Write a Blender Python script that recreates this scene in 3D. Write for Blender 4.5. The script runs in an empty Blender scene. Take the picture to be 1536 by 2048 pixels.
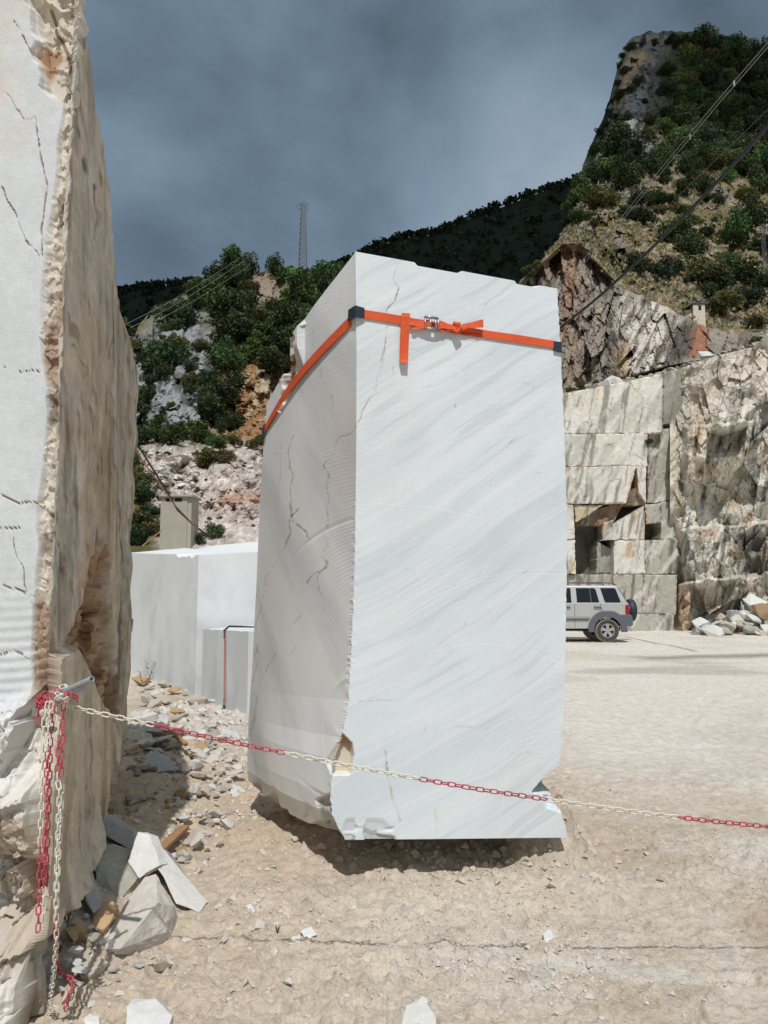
import bpy, bmesh, math, random
import numpy as np
from mathutils import Vector, Matrix
R = math.radians
sc = bpy.context.scene
COL = sc.collection
random.seed(7)
rng = np.random.default_rng(11)

# ------------------------------------------------------------------ camera
F, CX, CY, PITCH, CAMZ = 1540.0, 768.0, 1024.0, R(5.8), 1.6
cam_d = bpy.data.cameras.new('camera'); cam = bpy.data.objects.new('camera', cam_d); COL.objects.link(cam)
cam.location = (0, 0, CAMZ); cam.rotation_euler = (R(90) + PITCH, 0, 0)
cam_d.sensor_fit = 'VERTICAL'; cam_d.sensor_height = 36.0; cam_d.lens = F / 2048 * 36.0
cam_d.clip_start = 0.05; cam_d.clip_end = 20000
sc.camera = cam
# ------------------------------------------------------------------ sky, sun, exposure
SUN_EL, SUN_AZ = R(57), R(178.4)        # azimuth: almost straight behind the camera
sdir = Vector((math.sin(SUN_AZ) * math.cos(SUN_EL), math.cos(SUN_AZ) * math.cos(SUN_EL), math.sin(SUN_EL)))
sun_d = bpy.data.lights.new('sun', 'SUN'); sun_d.energy = 3.1; sun_d.angle = R(0.5); sun_d.color = (1, .985, .965)
sun = bpy.data.objects.new('sun', sun_d); COL.objects.link(sun)
sun.rotation_euler = sdir.to_track_quat('Z', 'Y').to_euler(); sun.location = (0, -20, 40)
w = bpy.data.worlds.new('World'); sc.world = w; w.use_nodes = True
nt = w.node_tree; nt.nodes.clear()
def wn(t, **k):
    n = nt.nodes.new(t)
    for a, b in k.items(): setattr(n, a, b)
    return n
out = wn('ShaderNodeOutputWorld'); bg = wn('ShaderNodeBackground'); bg.inputs['Strength'].default_value = 0.148
sky = wn('ShaderNodeTexSky', sky_type='NISHITA', sun_disc=False, sun_elevation=SUN_EL, sun_rotation=SUN_AZ)
tc = wn('ShaderNodeTexCoord'); mp = wn('ShaderNodeMapping'); mp.inputs['Scale'].default_value = (1.0, 1.0, 1.3)
mp.inputs['Location'].default_value = (1.7, 0.1, 1.6)
n1 = wn('ShaderNodeTexNoise'); n1.inputs['Scale'].default_value = 2.3; n1.inputs['Detail'].default_value = 8; n1.inputs['Roughness'].default_value = .5; n1.inputs['Distortion'].default_value = .18
rp = wn('ShaderNodeValToRGB'); e = rp.color_ramp.elements
e[0].position = .35; e[0].color = (.48, .66, .83, 1)
e[1].position = .70; e[1].color = (2.15, 2.65, 3.15, 1)
m_ = e.new(.47); m_.color = (.90, 1.26, 1.62, 1)
m_ = e.new(.57); m_.color = (1.36, 1.90, 2.38, 1)
mx = wn('ShaderNodeMix', data_type='RGBA'); mx.inputs['Factor'].default_value = .93
L_ = nt.links.new
L_(tc.outputs['Generated'], mp.inputs['Vector']); L_(mp.outputs[0], n1.inputs['Vector']); L_(n1.outputs['Fac'], rp.inputs['Fac'])
L_(sky.outputs[0], mx.inputs['A']); L_(rp.outputs[0], mx.inputs['B']); L_(mx.outputs['Result'], bg.inputs['Color']); L_(bg.outputs[0], out.inputs[0])
sc.view_settings.view_transform = 'Standard'; sc.view_settings.look = 'None'
sc.view_settings.exposure = 0.0; sc.view_settings.gamma = 1.0; sc.view_settings.use_curve_mapping = False
sc.render.engine = 'CYCLES'; sc.cycles.max_bounces = 6; sc.cycles.diffuse_bounces = 4; sc.cycles.transparent_max_bounces = 6

# ------------------------------------------------------------------ maths helpers
cp, sp = math.cos(PITCH), math.sin(PITCH)
def P(px, py, Y):
    """the point at depth Y (metres from the camera, along +y) seen at photo pixel px, py"""
    px, py, Y = np.asarray(px, float), np.asarray(py, float), np.asarray(Y, float)
    dx = (px - CX) / F; dy = (CY - py) / F; yf = cp - dy * sp
    return np.stack(np.broadcast_arrays(dx * Y / yf, Y, CAMZ + (sp + dy * cp) * Y / yf), -1)
def proj(V):
    x, y, z = V[..., 0], V[..., 1], V[..., 2] - CAMZ
    d = y * cp + z * sp
    return CX + F * x / d, CY - F * (-y * sp + z * cp) / d
def Gd(px, py, z=0.0):
    """the point on the floor at height z seen at a photo pixel"""
    dy = (CY - py) / F; el = (sp + dy * cp) / (cp - dy * sp)
    Y = (z - CAMZ) / el
    return P(px, py, Y)
_T = (rng.random((64, 64, 64)) * 2 - 1).astype(np.float32).ravel()
def noise(x, y, z):
    x, y, z = np.broadcast_arrays(np.asarray(x, np.float32), np.asarray(y, np.float32), np.asarray(z, np.float32))
    fx, fy, fz = np.floor(x), np.floor(y), np.floor(z)
    ix, iy, iz = fx.astype(np.int32) & 63, fy.astype(np.int32) & 63, fz.astype(np.int32) & 63
    tx, ty, tz = x - fx, y - fy, z - fz
    tx = tx * tx * (3 - 2 * tx); ty = ty * ty * (3 - 2 * ty); tz = tz * tz * (3 - 2 * tz)
    jx, jy, jz = (ix + 1) & 63, (iy + 1) & 63, (iz + 1) & 63
    def g(a, b, c): return _T[(a << 12) + (b << 6) + c]
    a = g(ix, iy, iz) * (1 - tx) + g(jx, iy, iz) * tx
    b = g(ix, jy, iz) * (1 - tx) + g(jx, jy, iz) * tx
    c = g(ix, iy, jz) * (1 - tx) + g(jx, iy, jz) * tx
    d = g(ix, jy, jz) * (1 - tx) + g(jx, jy, jz) * tx
    return (a * (1 - ty) + b * ty) * (1 - tz) + (c * (1 - ty) + d * ty) * tz
def fbm(x, y, z, o=4, ridged=False, gain=.5):
    s, a, t = 0, 1.0, 0
    for i in range(o):
        n = noise(x * 2 ** i + 17.3 * i, y * 2 ** i + 5.1 * i, z * 2 ** i + 9.7 * i)
        if ridged: n = 1 - 2 * np.abs(n)
        s = s + a * n; t += a; a *= gain
    return s / t
def facet(x, y, z, sc=1.0, sd=0, tilt=.8):
    """broken-rock relief: each cell of a jittered lattice is a tilted plane; about -1..1"""
    x, y, z = [np.asarray(q, np.float32) * sc + sd * 7.31 for q in np.broadcast_arrays(x, y, z)]
    fx, fy, fz = np.floor(x), np.floor(y), np.floor(z)
    best = np.full(x.shape, 1e9, np.float32); val = np.zeros(x.shape, np.float32)
    for i in (-1, 0, 1):
        for j in (-1, 0, 1):
            for k in (-1, 0, 1):
                cx, cy, cz = fx + i, fy + j, fz + k
                h = ((cx.astype(np.int32) & 63) << 12) + ((cy.astype(np.int32) & 63) << 6) + (cz.astype(np.int32) & 63)
                a, b, c = _T[h], _T[(h * 7 + 1013) % 262144], _T[(h * 13 + 7919) % 262144]
                dx, dy, dz = x - cx - .5 - .5 * a, y - cy - .5 - .5 * b, z - cz - .5 - .5 * c
                d2 = dx * dx + dy * dy + dz * dz
                v = .55 * _T[(h * 3 + 77) % 262144] + tilt * (dx * b + dy * c + dz * a)
                m = d2 < best; best = np.where(m, d2, best); val = np.where(m, v, val)
    return val
def ss(a, b, x):
    t = np.clip((x - a) / (b - a), 0, 1); return t * t * (3 - 2 * t)
def mixc(c, col, f):
    return c * (1 - f[..., None]) + np.asarray(col) * f[..., None]
def L(r, g, b):
    return np.array([((v / 255 + .055) / 1.055) ** 2.4 if v > 10 else v / 255 / 12.92 for v in (r, g, b)])
def dpoly(px, py, pts):
    """distance in photo pixels from a broken line"""
    best = np.full(np.shape(px), 1e9)
    for (ax, ay), (bx, by) in zip(pts[:-1], pts[1:]):
        vx, vy = bx - ax, by - ay
        t = np.clip(((px - ax) * vx + (py - ay) * vy) / (vx * vx + vy * vy + 1e-9), 0, 1)
        best = np.minimum(best, np.hypot(px - ax - t * vx, py - ay - t * vy))
    return best
def inpoly(px, py, pts):
    ins = np.zeros(np.shape(px), bool); n = len(pts)
    for i in range(n):
        (x0, y0), (x1, y1) = pts[i], pts[(i + 1) % n]
        c = ((y0 > py) != (y1 > py)) & (px < (x1 - x0) * (py - y0) / (y1 - y0 + 1e-12) + x0)
        ins ^= c
    return ins
def soft(px, py, pts, wd=6):
    """1 inside the outline, fading to 0 over wd pixels outside and inside its edge"""
    d = dpoly(px, py, list(pts) + [pts[0]])
    return np.where(inpoly(px, py, pts), ss(0, wd, d) * .5 + .5, .5 - .5 * ss(0, wd, d))

# ------------------------------------------------------------------ object helpers
def tag(o, label, cat, group=None):
    o['label'] = label; o['category'] = cat
    if group: o['group'] = group
    return o
def empty(name, loc=(0, 0, 0)):
    o = bpy.data.objects.new(name, None); COL.objects.link(o); o.location = loc; o.empty_display_size = .1
    return o
def link(name, me, mat=None, parent=None):
    o = bpy.data.objects.new(name, me); COL.objects.link(o)
    if mat is not None and not me.materials: me.materials.append(mat)
    if parent is not None:
        o.parent = parent; o.matrix_parent_inverse = Matrix.Translation(parent.location).inverted()
    return o
def npmesh(name, V, Fq, C=None, smooth=False):
    """mesh from arrays: V (n,3), Fq (m,4) or (m,3), C (n,3) linear colours"""
    V = np.ascontiguousarray(V.reshape(-1, 3), np.float32); Fq = np.ascontiguousarray(Fq, np.int32)
    me = bpy.data.meshes.new(name); k = Fq.shape[1]; m = len(Fq)
    me.vertices.add(len(V)); me.vertices.foreach_set('co', V.ravel())
    me.loops.add(m * k); me.loops.foreach_set('vertex_index', Fq.ravel())
    me.polygons.add(m); me.polygons.foreach_set('loop_start', np.arange(m, dtype=np.int32) * k)
    me.polygons.foreach_set('use_smooth', np.full(m, smooth))
    me.update(calc_edges=True)
    if C is not None:
        a = me.color_attributes.new('Col', 'FLOAT_COLOR', 'POINT')
        c4 = np.ones((len(V), 4), np.float32); c4[:, :3] = np.clip(C.reshape(-1, 3), 0, 1)
        a.data.foreach_set('color', c4.ravel())
    return me
def quads(nr, nc, wrap=False):
    i = np.arange(nr - 1)[:, None] * nc; j = np.arange(nc if wrap else nc - 1)[None]
    jn = (j + 1) % nc
    return np.stack([(i + j), (i + jn), (i + nc + jn), (i + nc + j)], -1).reshape(-1, 4)
def pymesh(name, V, Fs, smooth=False):
    me = bpy.data.meshes.new(name); me.from_pydata([tuple(map(float, v)) for v in V], [], [tuple(f) for f in Fs]); me.update()
    if smooth: me.polygons.foreach_set('use_smooth', [True] * len(me.polygons))
    return me
class MB:
    """collects boxes, tubes and lathes into one mesh"""
    def __init__(s): s.v, s.f = [], []
    def add(s, V, Fs):
        b = len(s.v); s.v += [tuple(map(float, v)) for v in V]; s.f += [tuple(b + i for i in f) for f in Fs]; return s
    def box(s, lo, hi):
        x0, y0, z0 = lo; x1, y1, z1 = hi
        return s.add([(x0, y0, z0), (x1, y0, z0), (x1, y1, z0), (x0, y1, z0), (x0, y0, z1), (x1, y0, z1), (x1, y1, z1), (x0, y1, z1)],
                     [(0, 3, 2, 1), (4, 5, 6, 7), (0, 1, 5, 4), (1, 2, 6, 5), (2, 3, 7, 6), (3, 0, 4, 7)])
    def tube(s, pts, r, n=8, cap=True):
        pts = [Vector(p) for p in pts]; rr = r if hasattr(r, '__len__') else [r] * len(pts)
        V, Fs = [], []
        for i, p in enumerate(pts):
            t = (pts[min(i + 1, len(pts) - 1)] - pts[max(i - 1, 0)]).normalized()
            u = t.cross(Vector((0, 0, 1)))
            if u.length < 1e-3: u = t.cross(Vector((0, 1, 0)))
            u.normalize(); v = t.cross(u)
            for k in range(n):
                a = 2 * math.pi * k / n; V.append(p + (u * math.cos(a) + v * math.sin(a)) * rr[i])
        for i in range(len(pts) - 1):
            for k in range(n): Fs.append((i * n + k, i * n + (k + 1) % n, (i + 1) * n + (k + 1) % n, (i + 1) * n + k))
        if cap: Fs += [tuple(range(n - 1, -1, -1)), tuple((len(pts) - 1) * n + k for k in range(n))]
        return s.add(V, Fs)
    def prism(s, poly, off):
        """outline (3-D points) pushed along off"""
        n = len(poly); off = Vector(off); A = [Vector(p) for p in poly]; V = A + [a + off for a in A]
        return s.add(V, [tuple(range(n - 1, -1, -1)), tuple(range(n, 2 * n))] + [(i, (i + 1) % n, n + (i + 1) % n, n + i) for i in range(n)])
    def lathe(s, prof, c, axis='y', n=24):
        V, Fs = [], []; m = len(prof)
        for k in range(n):
            a = 2 * math.pi * k / n
            for (r, h) in prof: V.append((c[0] + r * math.cos(a), c[1] + h, c[2] + r * math.sin(a)))
        for k in range(n):
            for i in range(m - 1): Fs.append((k * m + i, k * m + i + 1, ((k + 1) % n) * m + i + 1, ((k + 1) % n) * m + i))
        return s.add(V, Fs)
    def build(s, name, mat, parent=None, smooth=False, bevel=0):
        me = pymesh(name, s.v, s.f, smooth)
        bm = bmesh.new(); bm.from_mesh(me); bmesh.ops.recalc_face_normals(bm, faces=bm.faces)
        if bevel: bmesh.ops.bevel(bm, geom=[e for e in bm.edges if e.calc_face_angle(0) > .5], offset=bevel, segments=2, affect='EDGES', profile=.5)
        bm.to_mesh(me); bm.free()
        return link(name, me, mat, parent)

# ------------------------------------------------------------------ materials
def material(name, base=(.5, .5, .5), rough=.8, attr=False, mott=None, bump=None, metal=0, spec=.5, trans=0, objvar=0, coat=0):
    """mott: list of (scale, amount) colour mottling; bump: list of (scale, strength, distance)"""
    m = bpy.data.materials.new(name); m.use_nodes = True; t = m.node_tree; N = t.nodes; K = t.links.new
    b = N['Principled BSDF']; b.inputs['Roughness'].default_value = rough; b.inputs['Metallic'].default_value = metal
    b.inputs['Specular IOR Level'].default_value = spec; b.inputs['Coat Weight'].default_value = coat
    g = N.new('ShaderNodeNewGeometry') if not objvar else None
    co = N.new('ShaderNodeTexCoord')
    vec = co.outputs['Object']
    if attr:
        a = N.new('ShaderNodeAttribute'); a.attribute_name = 'Col'; col = a.outputs['Color']
    else:
        r = N.new('ShaderNodeRGB'); r.outputs[0].default_value = (*base, 1); col = r.outputs[0]
    for sc_, am in (mott or []):
        n = N.new('ShaderNodeTexNoise'); n.inputs['Scale'].default_value = sc_; n.inputs['Detail'].default_value = 4; n.inputs['Roughness'].default_value = .65
        K(vec, n.inputs['Vector'])
        mr = N.new('ShaderNodeMapRange'); mr.inputs['From Min'].default_value = .25; mr.inputs['From Max'].default_value = .75
        mr.inputs['To Min'].default_value = 1 - am; mr.inputs['To Max'].default_value = 1 + am; K(n.outputs['Fac'], mr.inputs['Value'])
        x = N.new('ShaderNodeVectorMath'); x.operation = 'SCALE'; K(col, x.inputs[0]); K(mr.outputs[0], x.inputs['Scale']); col = x.outputs[0]
    if objvar:
        oi = N.new('ShaderNodeObjectInfo'); hs = N.new('ShaderNodeHueSaturation')
        mr = N.new('ShaderNodeMapRange'); mr.inputs['To Min'].default_value = 1 - objvar; mr.inputs['To Max'].default_value = 1 + objvar
        K(oi.outputs['Random'], mr.inputs['Value']); K(mr.outputs[0], hs.inputs['Value']); K(col, hs.inputs['Color'])
        mh = N.new('ShaderNodeMath'); mh.operation = 'MULTIPLY_ADD'; mh.inputs[1].default_value = .05 * (objvar > .2); mh.inputs[2].default_value = .5 - .025 * (objvar > .2)
        K(oi.outputs['Random'], mh.inputs[0]); K(mh.outputs[0], hs.inputs['Hue']); col = hs.outputs[0]
    K(col, b.inputs['Base Color'])
    prev = None
    for sc_, st, di in (bump or []):
        n = N.new('ShaderNodeTexNoise'); n.inputs['Scale'].default_value = sc_; n.inputs['Detail'].default_value = 5; n.inputs['Roughness'].default_value = .6
        K(vec, n.inputs['Vector'])
        bp = N.new('ShaderNodeBump'); bp.inputs['Strength'].default_value = st; bp.inputs['Distance'].default_value = di; K(n.outputs['Fac'], bp.inputs['Height'])
        if prev: K(prev.outputs[0], bp.inputs['Normal'])
        prev = bp
    if prev: K(prev.outputs[0], b.inputs['Normal'])
    if trans:
        tr = N.new('ShaderNodeBsdfTranslucent'); K(col, tr.inputs['Color']); ms = N.new('ShaderNodeMixShader'); ms.inputs[0].default_value = trans
        K(b.outputs[0], ms.inputs[1]); K(tr.outputs[0], ms.inputs[2]); K(ms.outputs[0], N['Material Output'].inputs['Surface'])
    return m
M = dict(
    ground=material('quarry_dust', attr=True, rough=.95, spec=.2, mott=[(9, .10), (70, .16), (220, .12)], bump=[(40, .8, .018), (140, .8, .007)]),
    marble=material('sawn_marble', attr=True, rough=.62, spec=.35, mott=[(3, .03), (60, .025)], bump=[(140, .25, .002)]),
    boulder=material('weathered_marble', attr=True, rough=.75, spec=.3, mott=[(5, .05), (22, .07), (110, .06)], bump=[(18, .22, .012), (90, .35, .004)]),
    wall=material('quarried_rock', attr=True, rough=.85, spec=.25, mott=[(1.2, .08), (7, .12)], bump=[(9, .35, .04), (30, .4, .015)]),
    hill=material('hill_rock_and_grass', attr=True, rough=.95, spec=.15, mott=[(.35, .15), (1.6, .25)], bump=[(.5, .8, .6), (1.8, .8, .3)]),
    far=material('far_forest_floor', base=tuple(L(40, 52, 46)), rough=1, spec=.1, mott=[(.05, .3)]),
    dirt=material('dirt_clods', base=tuple(L(198, 184, 167)), rough=.95, spec=.15, mott=[(3, .10)]),
    rock_white=material('broken_white_marble', base=tuple(L(212, 211, 206)), rough=.8, spec=.3, mott=[(9, .08), (40, .06)], bump=[(14, .5, .02), (60, .4, .006)], objvar=.10),
    rock_pale=material('pale_pinkish_stone', base=tuple(L(208, 201, 192)), rough=.85, spec=.25, mott=[(7, .10), (35, .10)], bump=[(10, .5, .02), (50, .5, .006)], objvar=.05),
    rock_cream=material('dusty_cream_stone', base=tuple(L(196, 186, 170)), rough=.9, spec=.2, mott=[(9, .12), (40, .08)], bump=[(14, .6, .02), (60, .5, .006)], objvar=.12),
    rock_tan=material('tan_stone', base=tuple(L(182, 154, 120)), rough=.9, spec=.2, mott=[(9, .14), (40, .1)], bump=[(14, .6, .02), (60, .5, .006)], objvar=.10),
    rock_blue=material('blue_grey_marble', base=tuple(L(166, 169, 169)), rough=.75, spec=.3, mott=[(7, .12), (30, .12)], bump=[(14, .5, .015), (60, .4, .006)], objvar=.08),
    rock_grey=material('grey_green_stone', base=tuple(L(168, 166, 152)), rough=.8, spec=.3, mott=[(7, .14), (30, .1)], bump=[(12, .6, .03), (60, .5, .006)], objvar=.08),
    strap=material('orange_webbing', base=tuple(L(226, 96, 54)), rough=.75, spec=.3, mott=[(12, .12), (60, .10), (300, .08)], bump=[(260, .8, .003)]),
    strap_old=material('faded_red_webbing', base=tuple(L(200, 140, 128)), rough=.8, mott=[(30, .08)]),
    rubber=material('dark_rubber', base=tuple(L(38, 46, 58)), rough=.6, mott=[(40, .1)]),
    steel=material('galvanised_steel', base=tuple(L(160, 165, 168)), rough=.4, metal=.85, mott=[(60, .15)]),
    pipe=material('dull_steel_pipe', base=tuple(L(150, 155, 155)), rough=.6, metal=.35, mott=[(40, .2)]),
    ch_white=material('white_plastic', base=tuple(L(226, 220, 204)), rough=.45, mott=[(60, .06)]),
    ch_red=material('faded_red_plastic', base=tuple(L(194, 76, 90)), rough=.45, mott=[(60, .12)]),
    wood=material('weathered_wood', base=tuple(L(160, 122, 90)), rough=.85, mott=[(30, .2)], bump=[(60, .6, .004)]),
    concrete=material('old_concrete', base=tuple(L(172, 167, 152)), rough=.9, mott=[(2, .10), (12, .10)], bump=[(12, .5, .03)]),
    dark=material('dark_opening', base=(.012, .012, .013), rough=.9),
    lattice=material('weathered_lattice_steel', base=tuple(L(120, 124, 124)), rough=.6, metal=.3),
    cable=material('black_cable', base=tuple(L(34, 34, 40)), rough=.6),
    wire=material('aluminium_wire', base=tuple(L(150, 150, 150)), rough=.5, metal=.5),
    paint=material('silver_paint', base=tuple(L(196, 196, 192)), rough=.32, metal=.35, coat=.6, mott=[(3, .05)]),
    cladding=material('grey_plastic_cladding', base=tuple(L(92, 96, 102)), rough=.6, mott=[(6, .08)]),
    glass=material('tinted_car_glass', base=(.010, .013, .015), rough=.06, spec=.6),
    tyre=material('dusty_tyre', base=tuple(L(70, 68, 66)), rough=.9, mott=[(9, .2)]),
    tyre_dust=material('tyre_tread_dust', base=tuple(L(176, 164, 146)), rough=.95, mott=[(9, .15)]),
    rim=material('alloy_rim', base=tuple(L(190, 188, 184)), rough=.35, metal=.6),
    lamp=material('red_lamp_lens', base=tuple(L(150, 12, 26)), rough=.15, spec=.6),
    leaf=material('leaves', attr=True, rough=.6, spec=.25, trans=.22, objvar=.28),
    forest=material('forest_leaves', attr=True, rough=.8, spec=.1),
    bark=material('bark', base=tuple(L(92, 78, 62)), rough=.95, mott=[(6, .2)]),
    stone_wall=material('whitewashed_stone', base=tuple(L(214, 204, 188)), rough=.9, mott=[(4, .15), (14, .15)], bump=[(5, .8, .08)]),
    tile=material('old_roof_sheet', base=tuple(L(96, 88, 80)), rough=.8, mott=[(4, .2)]),
    cloud=material('shade_cloud', base=(.85, .86, .88), rough=1, spec=0, trans=.6),
)

# ================================================================== STRUCTURE: the quarry floor
def floor_base(x, y):
    """smooth height of the quarry floor"""
    x = np.asarray(x, float); y = np.asarray(y, float)
    z = .035 * fbm(x * .5, y * .5, 3.3, 3)
    # spoil banked up round the foot of the tall rock on the left and the gap behind it
    z = z + .20 * ss(-.95, -1.7, x) * ss(3.0, 3.6, y) * ss(12, 7, y) * (1 + .35 * noise(x * 1.7, y * 1.7, 2))
    z = z + .10 * np.exp(-((x + .55) ** 2 / .35 + (y - 5.6) ** 2 / 1.8))
    # the dirt heaps the block was set down on
    z = z + .27 * np.exp(-(((x - .98) / .20) ** 4 + ((y - 4.93) / .26) ** 4)) + .16 * np.exp(-(((x - .35) / .7) ** 2 + ((y - 5.25) / .24) ** 2))
    z = z + .10 * np.exp(-(((x + .35) / .25) ** 2 + ((y - 5.0) / .3) ** 2))
    return z
def floor_full(x, y):
    z = floor_base(x, y)
    r = np.hypot(x, y)
    packed = ss(.6, 2.0, x + .25 * fbm(x * .8, y * .8, 5, 2) - .05 * y) * ss(5.3, 7.5, y + .7 * noise(x * .7, y * .7, 1.0))
    rough = (1 - .82 * packed) * ss(60, 14, r)
    wx = x + .06 * noise(x * 6, y * 6, 4); wy = y + .06 * noise(x * 6, y * 6, 8)
    patch = .35 + .65 * ss(-.35, .35, fbm(x * .9, y * .9, 21, 3))
    cl = np.maximum(fbm(wx * 5.5, wy * 7.5, 0, 4), -.12) * .050 + np.maximum(fbm(wx * 15, wy * 18, 7, 3) - .05, 0) * .050
    # heel marks and tracks: thin scooped ridges
    rd = np.abs(fbm(wx * 2.1, wy * 3.3, 13, 3)); tr = .020 * np.exp(-(rd / .035) ** 2)
    cr_ = np.maximum(fbm(wx * 26, wy * 30, 17, 2) - .12, 0) * .045 + .006 * np.maximum(facet(x + .05 * noise(x * 9, y * 9, 1), y + .05 * noise(x * 9, y * 9, 2), 0, 17, 3), 0) + .010 * np.maximum(fbm(x * 55, y * 60, 23, 2) - .1, 0)
    z = z + rough * (patch * cl * .8 + cr_ * (.4 + .6 * patch) + tr + .006 * fbm(x * 40, y * 45, 2, 2))
    z = z + packed * (.010 * fbm(x * 2.2, y * 2.6, 3, 4) + .009 * fbm(x * 9, y * 10, 9, 3)) * ss(70, 20, r)
    # shallow tyre ruts across the packed yard and past the block
    for (x0, y0, x1, y1, bend) in ((1.5, 4.6, 9.5, 17.5, .9), (2.3, 4.3, 10.4, 16.6, .9), (1.2, 8.8, 9.0, 7.6, -.5), (1.0, 10.2, 9.6, 9.2, -.5)):
        dx, dy = x1 - x0, y1 - y0; ln = math.hypot(dx, dy); a_ = ((x - x0) * dx + (y - y0) * dy) / ln; b_ = (-(x - x0) * dy + (y - y0) * dx) / ln - bend * np.sin(np.clip(a_ / ln, 0, 1) * math.pi)
        on = np.exp(-(b_ / .13) ** 4) * ss(0, .8, a_) * ss(ln, ln - 1.5, a_) * ss(-.4, .2, fbm(x * .9, y * .9, 33, 2))
        z = z - on * (.010 - .006 * np.sin(a_ * 52 + 3 * np.abs(b_) * 20)) + .007 * np.exp(-((np.abs(b_) - .17) / .04) ** 2) * ss(0, .8, a_) * ss(ln, ln - 1.5, a_) * ss(-.2, .3, fbm(x * .9, y * .9, 33, 2))
    h = np.exp(-(((x - .98) / .25) ** 4 + ((y - 4.9) / .32) ** 4)) + .8 * np.exp(-(((x - .3) / .8) ** 2 + ((y - 5.15) / .3) ** 2))
    z = z + h * .09 * np.maximum(fbm(wx * 7, wy * 7, z * 6, 3, ridged=True), -.3)
    return z, packed
fa = np.concatenate([np.arange(-180, -62, 6.0), np.arange(-60, -31, 1.0), np.arange(-30.5, 30.6, .15), np.arange(31, 61, 1.0), np.arange(62, 180, 6.0)])
fr = np.concatenate([[.02, .3, .7, 1.1, 1.5, 1.9, 2.2, 2.45], np.geomspace(2.6, 8, 330), np.geomspace(8, 36, 250)[1:], np.geomspace(36, 5000, 46)[1:]])
A, Rr = np.meshgrid(np.radians(fa), fr); gx, gy = Rr * np.sin(A), Rr * np.cos(A)
gz, packed = floor_full(gx, gy)
V = np.stack([gx, gy, gz], -1); px, py = proj(np.where(gy[..., None] > .5, V, [0, 9, 0]))
c = np.broadcast_to(L(200, 189, 174), V.shape).copy()
n = fbm(gx * .7, gy * .9, 40, 4)
c = mixc(c, L(184, 166, 144), ss(.0, .5, n) * .8)
c = mixc(c, L(214, 206, 194), ss(.05, .45, fbm(gx * 1.3, gy * 1.6, 60, 4)) * .7)
c = mixc(c, L(224, 217, 206), packed * .85)
c = mixc(c, L(208, 197, 181), packed * ss(.0, .4, fbm(gx * .6, gy * .7, 50, 5)) * .8)
damp = packed * ss(.24, .5, fbm(gx * .3 + 4, gy * .45, 70, 4))
c = mixc(c, L(176, 168, 154), damp * .6)
pud = soft(gx, gy, [(6.0, 18.9), (8.9, 19.8), (11.6, 20.4), (12.4, 19.6), (8.8, 18.6), (6.2, 18.2)], .35) * (gy > 10)
c = mixc(c, L(150, 146, 136), np.where(pud > .02, pud, 0) * .9)
dust = np.exp(-(((gx - .60) / .75) ** 2 + ((gy - 3.42) / .33) ** 2)) + .7 * np.exp(-(((gx + .55) / .25) ** 2 + ((gy - 4.15) / .2) ** 2))
c = mixc(c, L(214, 212, 208), dust * ss(-.2, .3, fbm(gx * 6, gy * 8, 80, 3)) * .75)
c = mixc(c, L(196, 174, 148), ss(4.6, 5.2, gy) * ss(8.2, 6, gy) * ss(.2, -.5, gx) * .55)
c = mixc(c, L(202, 184, 162), (1 - packed) * ss(1.3, -.8, gx - .1 * gy + .9 * fbm(gx * .8, gy * .8, 90, 4)) * .7 * ss(9, 6, gy))
c = c * (1 + .12 * fbm(gx * 22, gy * 26, 30, 2) - .10 * ss(.25, .5, noise(gx * 31, gy * 34, 3)))[..., None]
ground = link('ground', npmesh('ground', V, quads(len(fr), len(fa), True)[:, ::-1], c, True), M['ground']); ground['kind'] = 'structure'

# ================================================================== THE UPRIGHT SAWN BLOCK
FK = .30 / 1.24                              # the lit face turns away to the right
def front_Y(px, py):
    dx = (px - CX) / F; dy = (CY - py) / F; a = dx / (cp - dy * sp)
    return (4.3 + .163 * FK) / (1 - FK * a)
NR = 560
vv = np.linspace(0, 1, NR)
def edge(pts, ytop, ybot):
    yy = ytop + (ybot - ytop) * vv; xs = np.interp(yy, [p[1] for p in pts], [p[0] for p in pts]); return xs, yy
rx, ry = edge([(1114, 577), (1117, 620), (1122, 720), (1130, 900), (1134, 1040), (1133, 1180), (1128, 1420), (1122, 1500), (1118, 1535), (1110, 1552), (1107, 1600), (1120, 1620), (1130, 1650), (1134, 1675)], 577, 1675)
mx_, my_ = edge([(711, 503), (713, 700), (713, 860), (710, 1100), (705, 1250), (697, 1400), (684, 1476), (668, 1520), (660, 1590), (664, 1630), (690, 1680)], 503, 1680)
lx, ly = edge([(541, 766), (535, 800), (528, 880), (520, 1000), (512, 1180), (504, 1340), (497, 1440), (494, 1540), (498, 1572)], 766, 1572)
jag = .6 * noise(ry * .09, 3, 1) * 2
E_r = P(rx, ry, front_Y(rx, ry)); E_m = P(mx_, my_, front_Y(mx_, my_)); E_l = P(lx, ly, 5.4)
N1, N2, N3 = 215, 150, 8
s1 = np.linspace(0, 1, N1)[None, :, None]; s2 = np.linspace(0, 1, N2 + 1)[None, 1:, None]
fr_ = E_r[:, None] * (1 - s1) + E_m[:, None] * s1
lf_ = E_m[:, None] * (1 - s2) + E_l[:, None] * s2
nF = np.array([FK, -1, 0]) / math.hypot(FK, 1); nL = np.array([-.86, -.511, 0])
jm = (.0035 * noise(my_ * .12, 1, 5) + .003 * noise(my_ * .31, 2, 5)) * ss(850, 1250, my_); jr = .003 * noise(ry * .11, 3, 1)
fr_[..., 0] += jm[:, None] * ss(.97, 1, s1[..., 0]) + jr[:, None] * ss(.03, 0, s1[..., 0]); lf_[..., 0] += jm[:, None] * ss(.04, 0, s2[..., 0])
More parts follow.
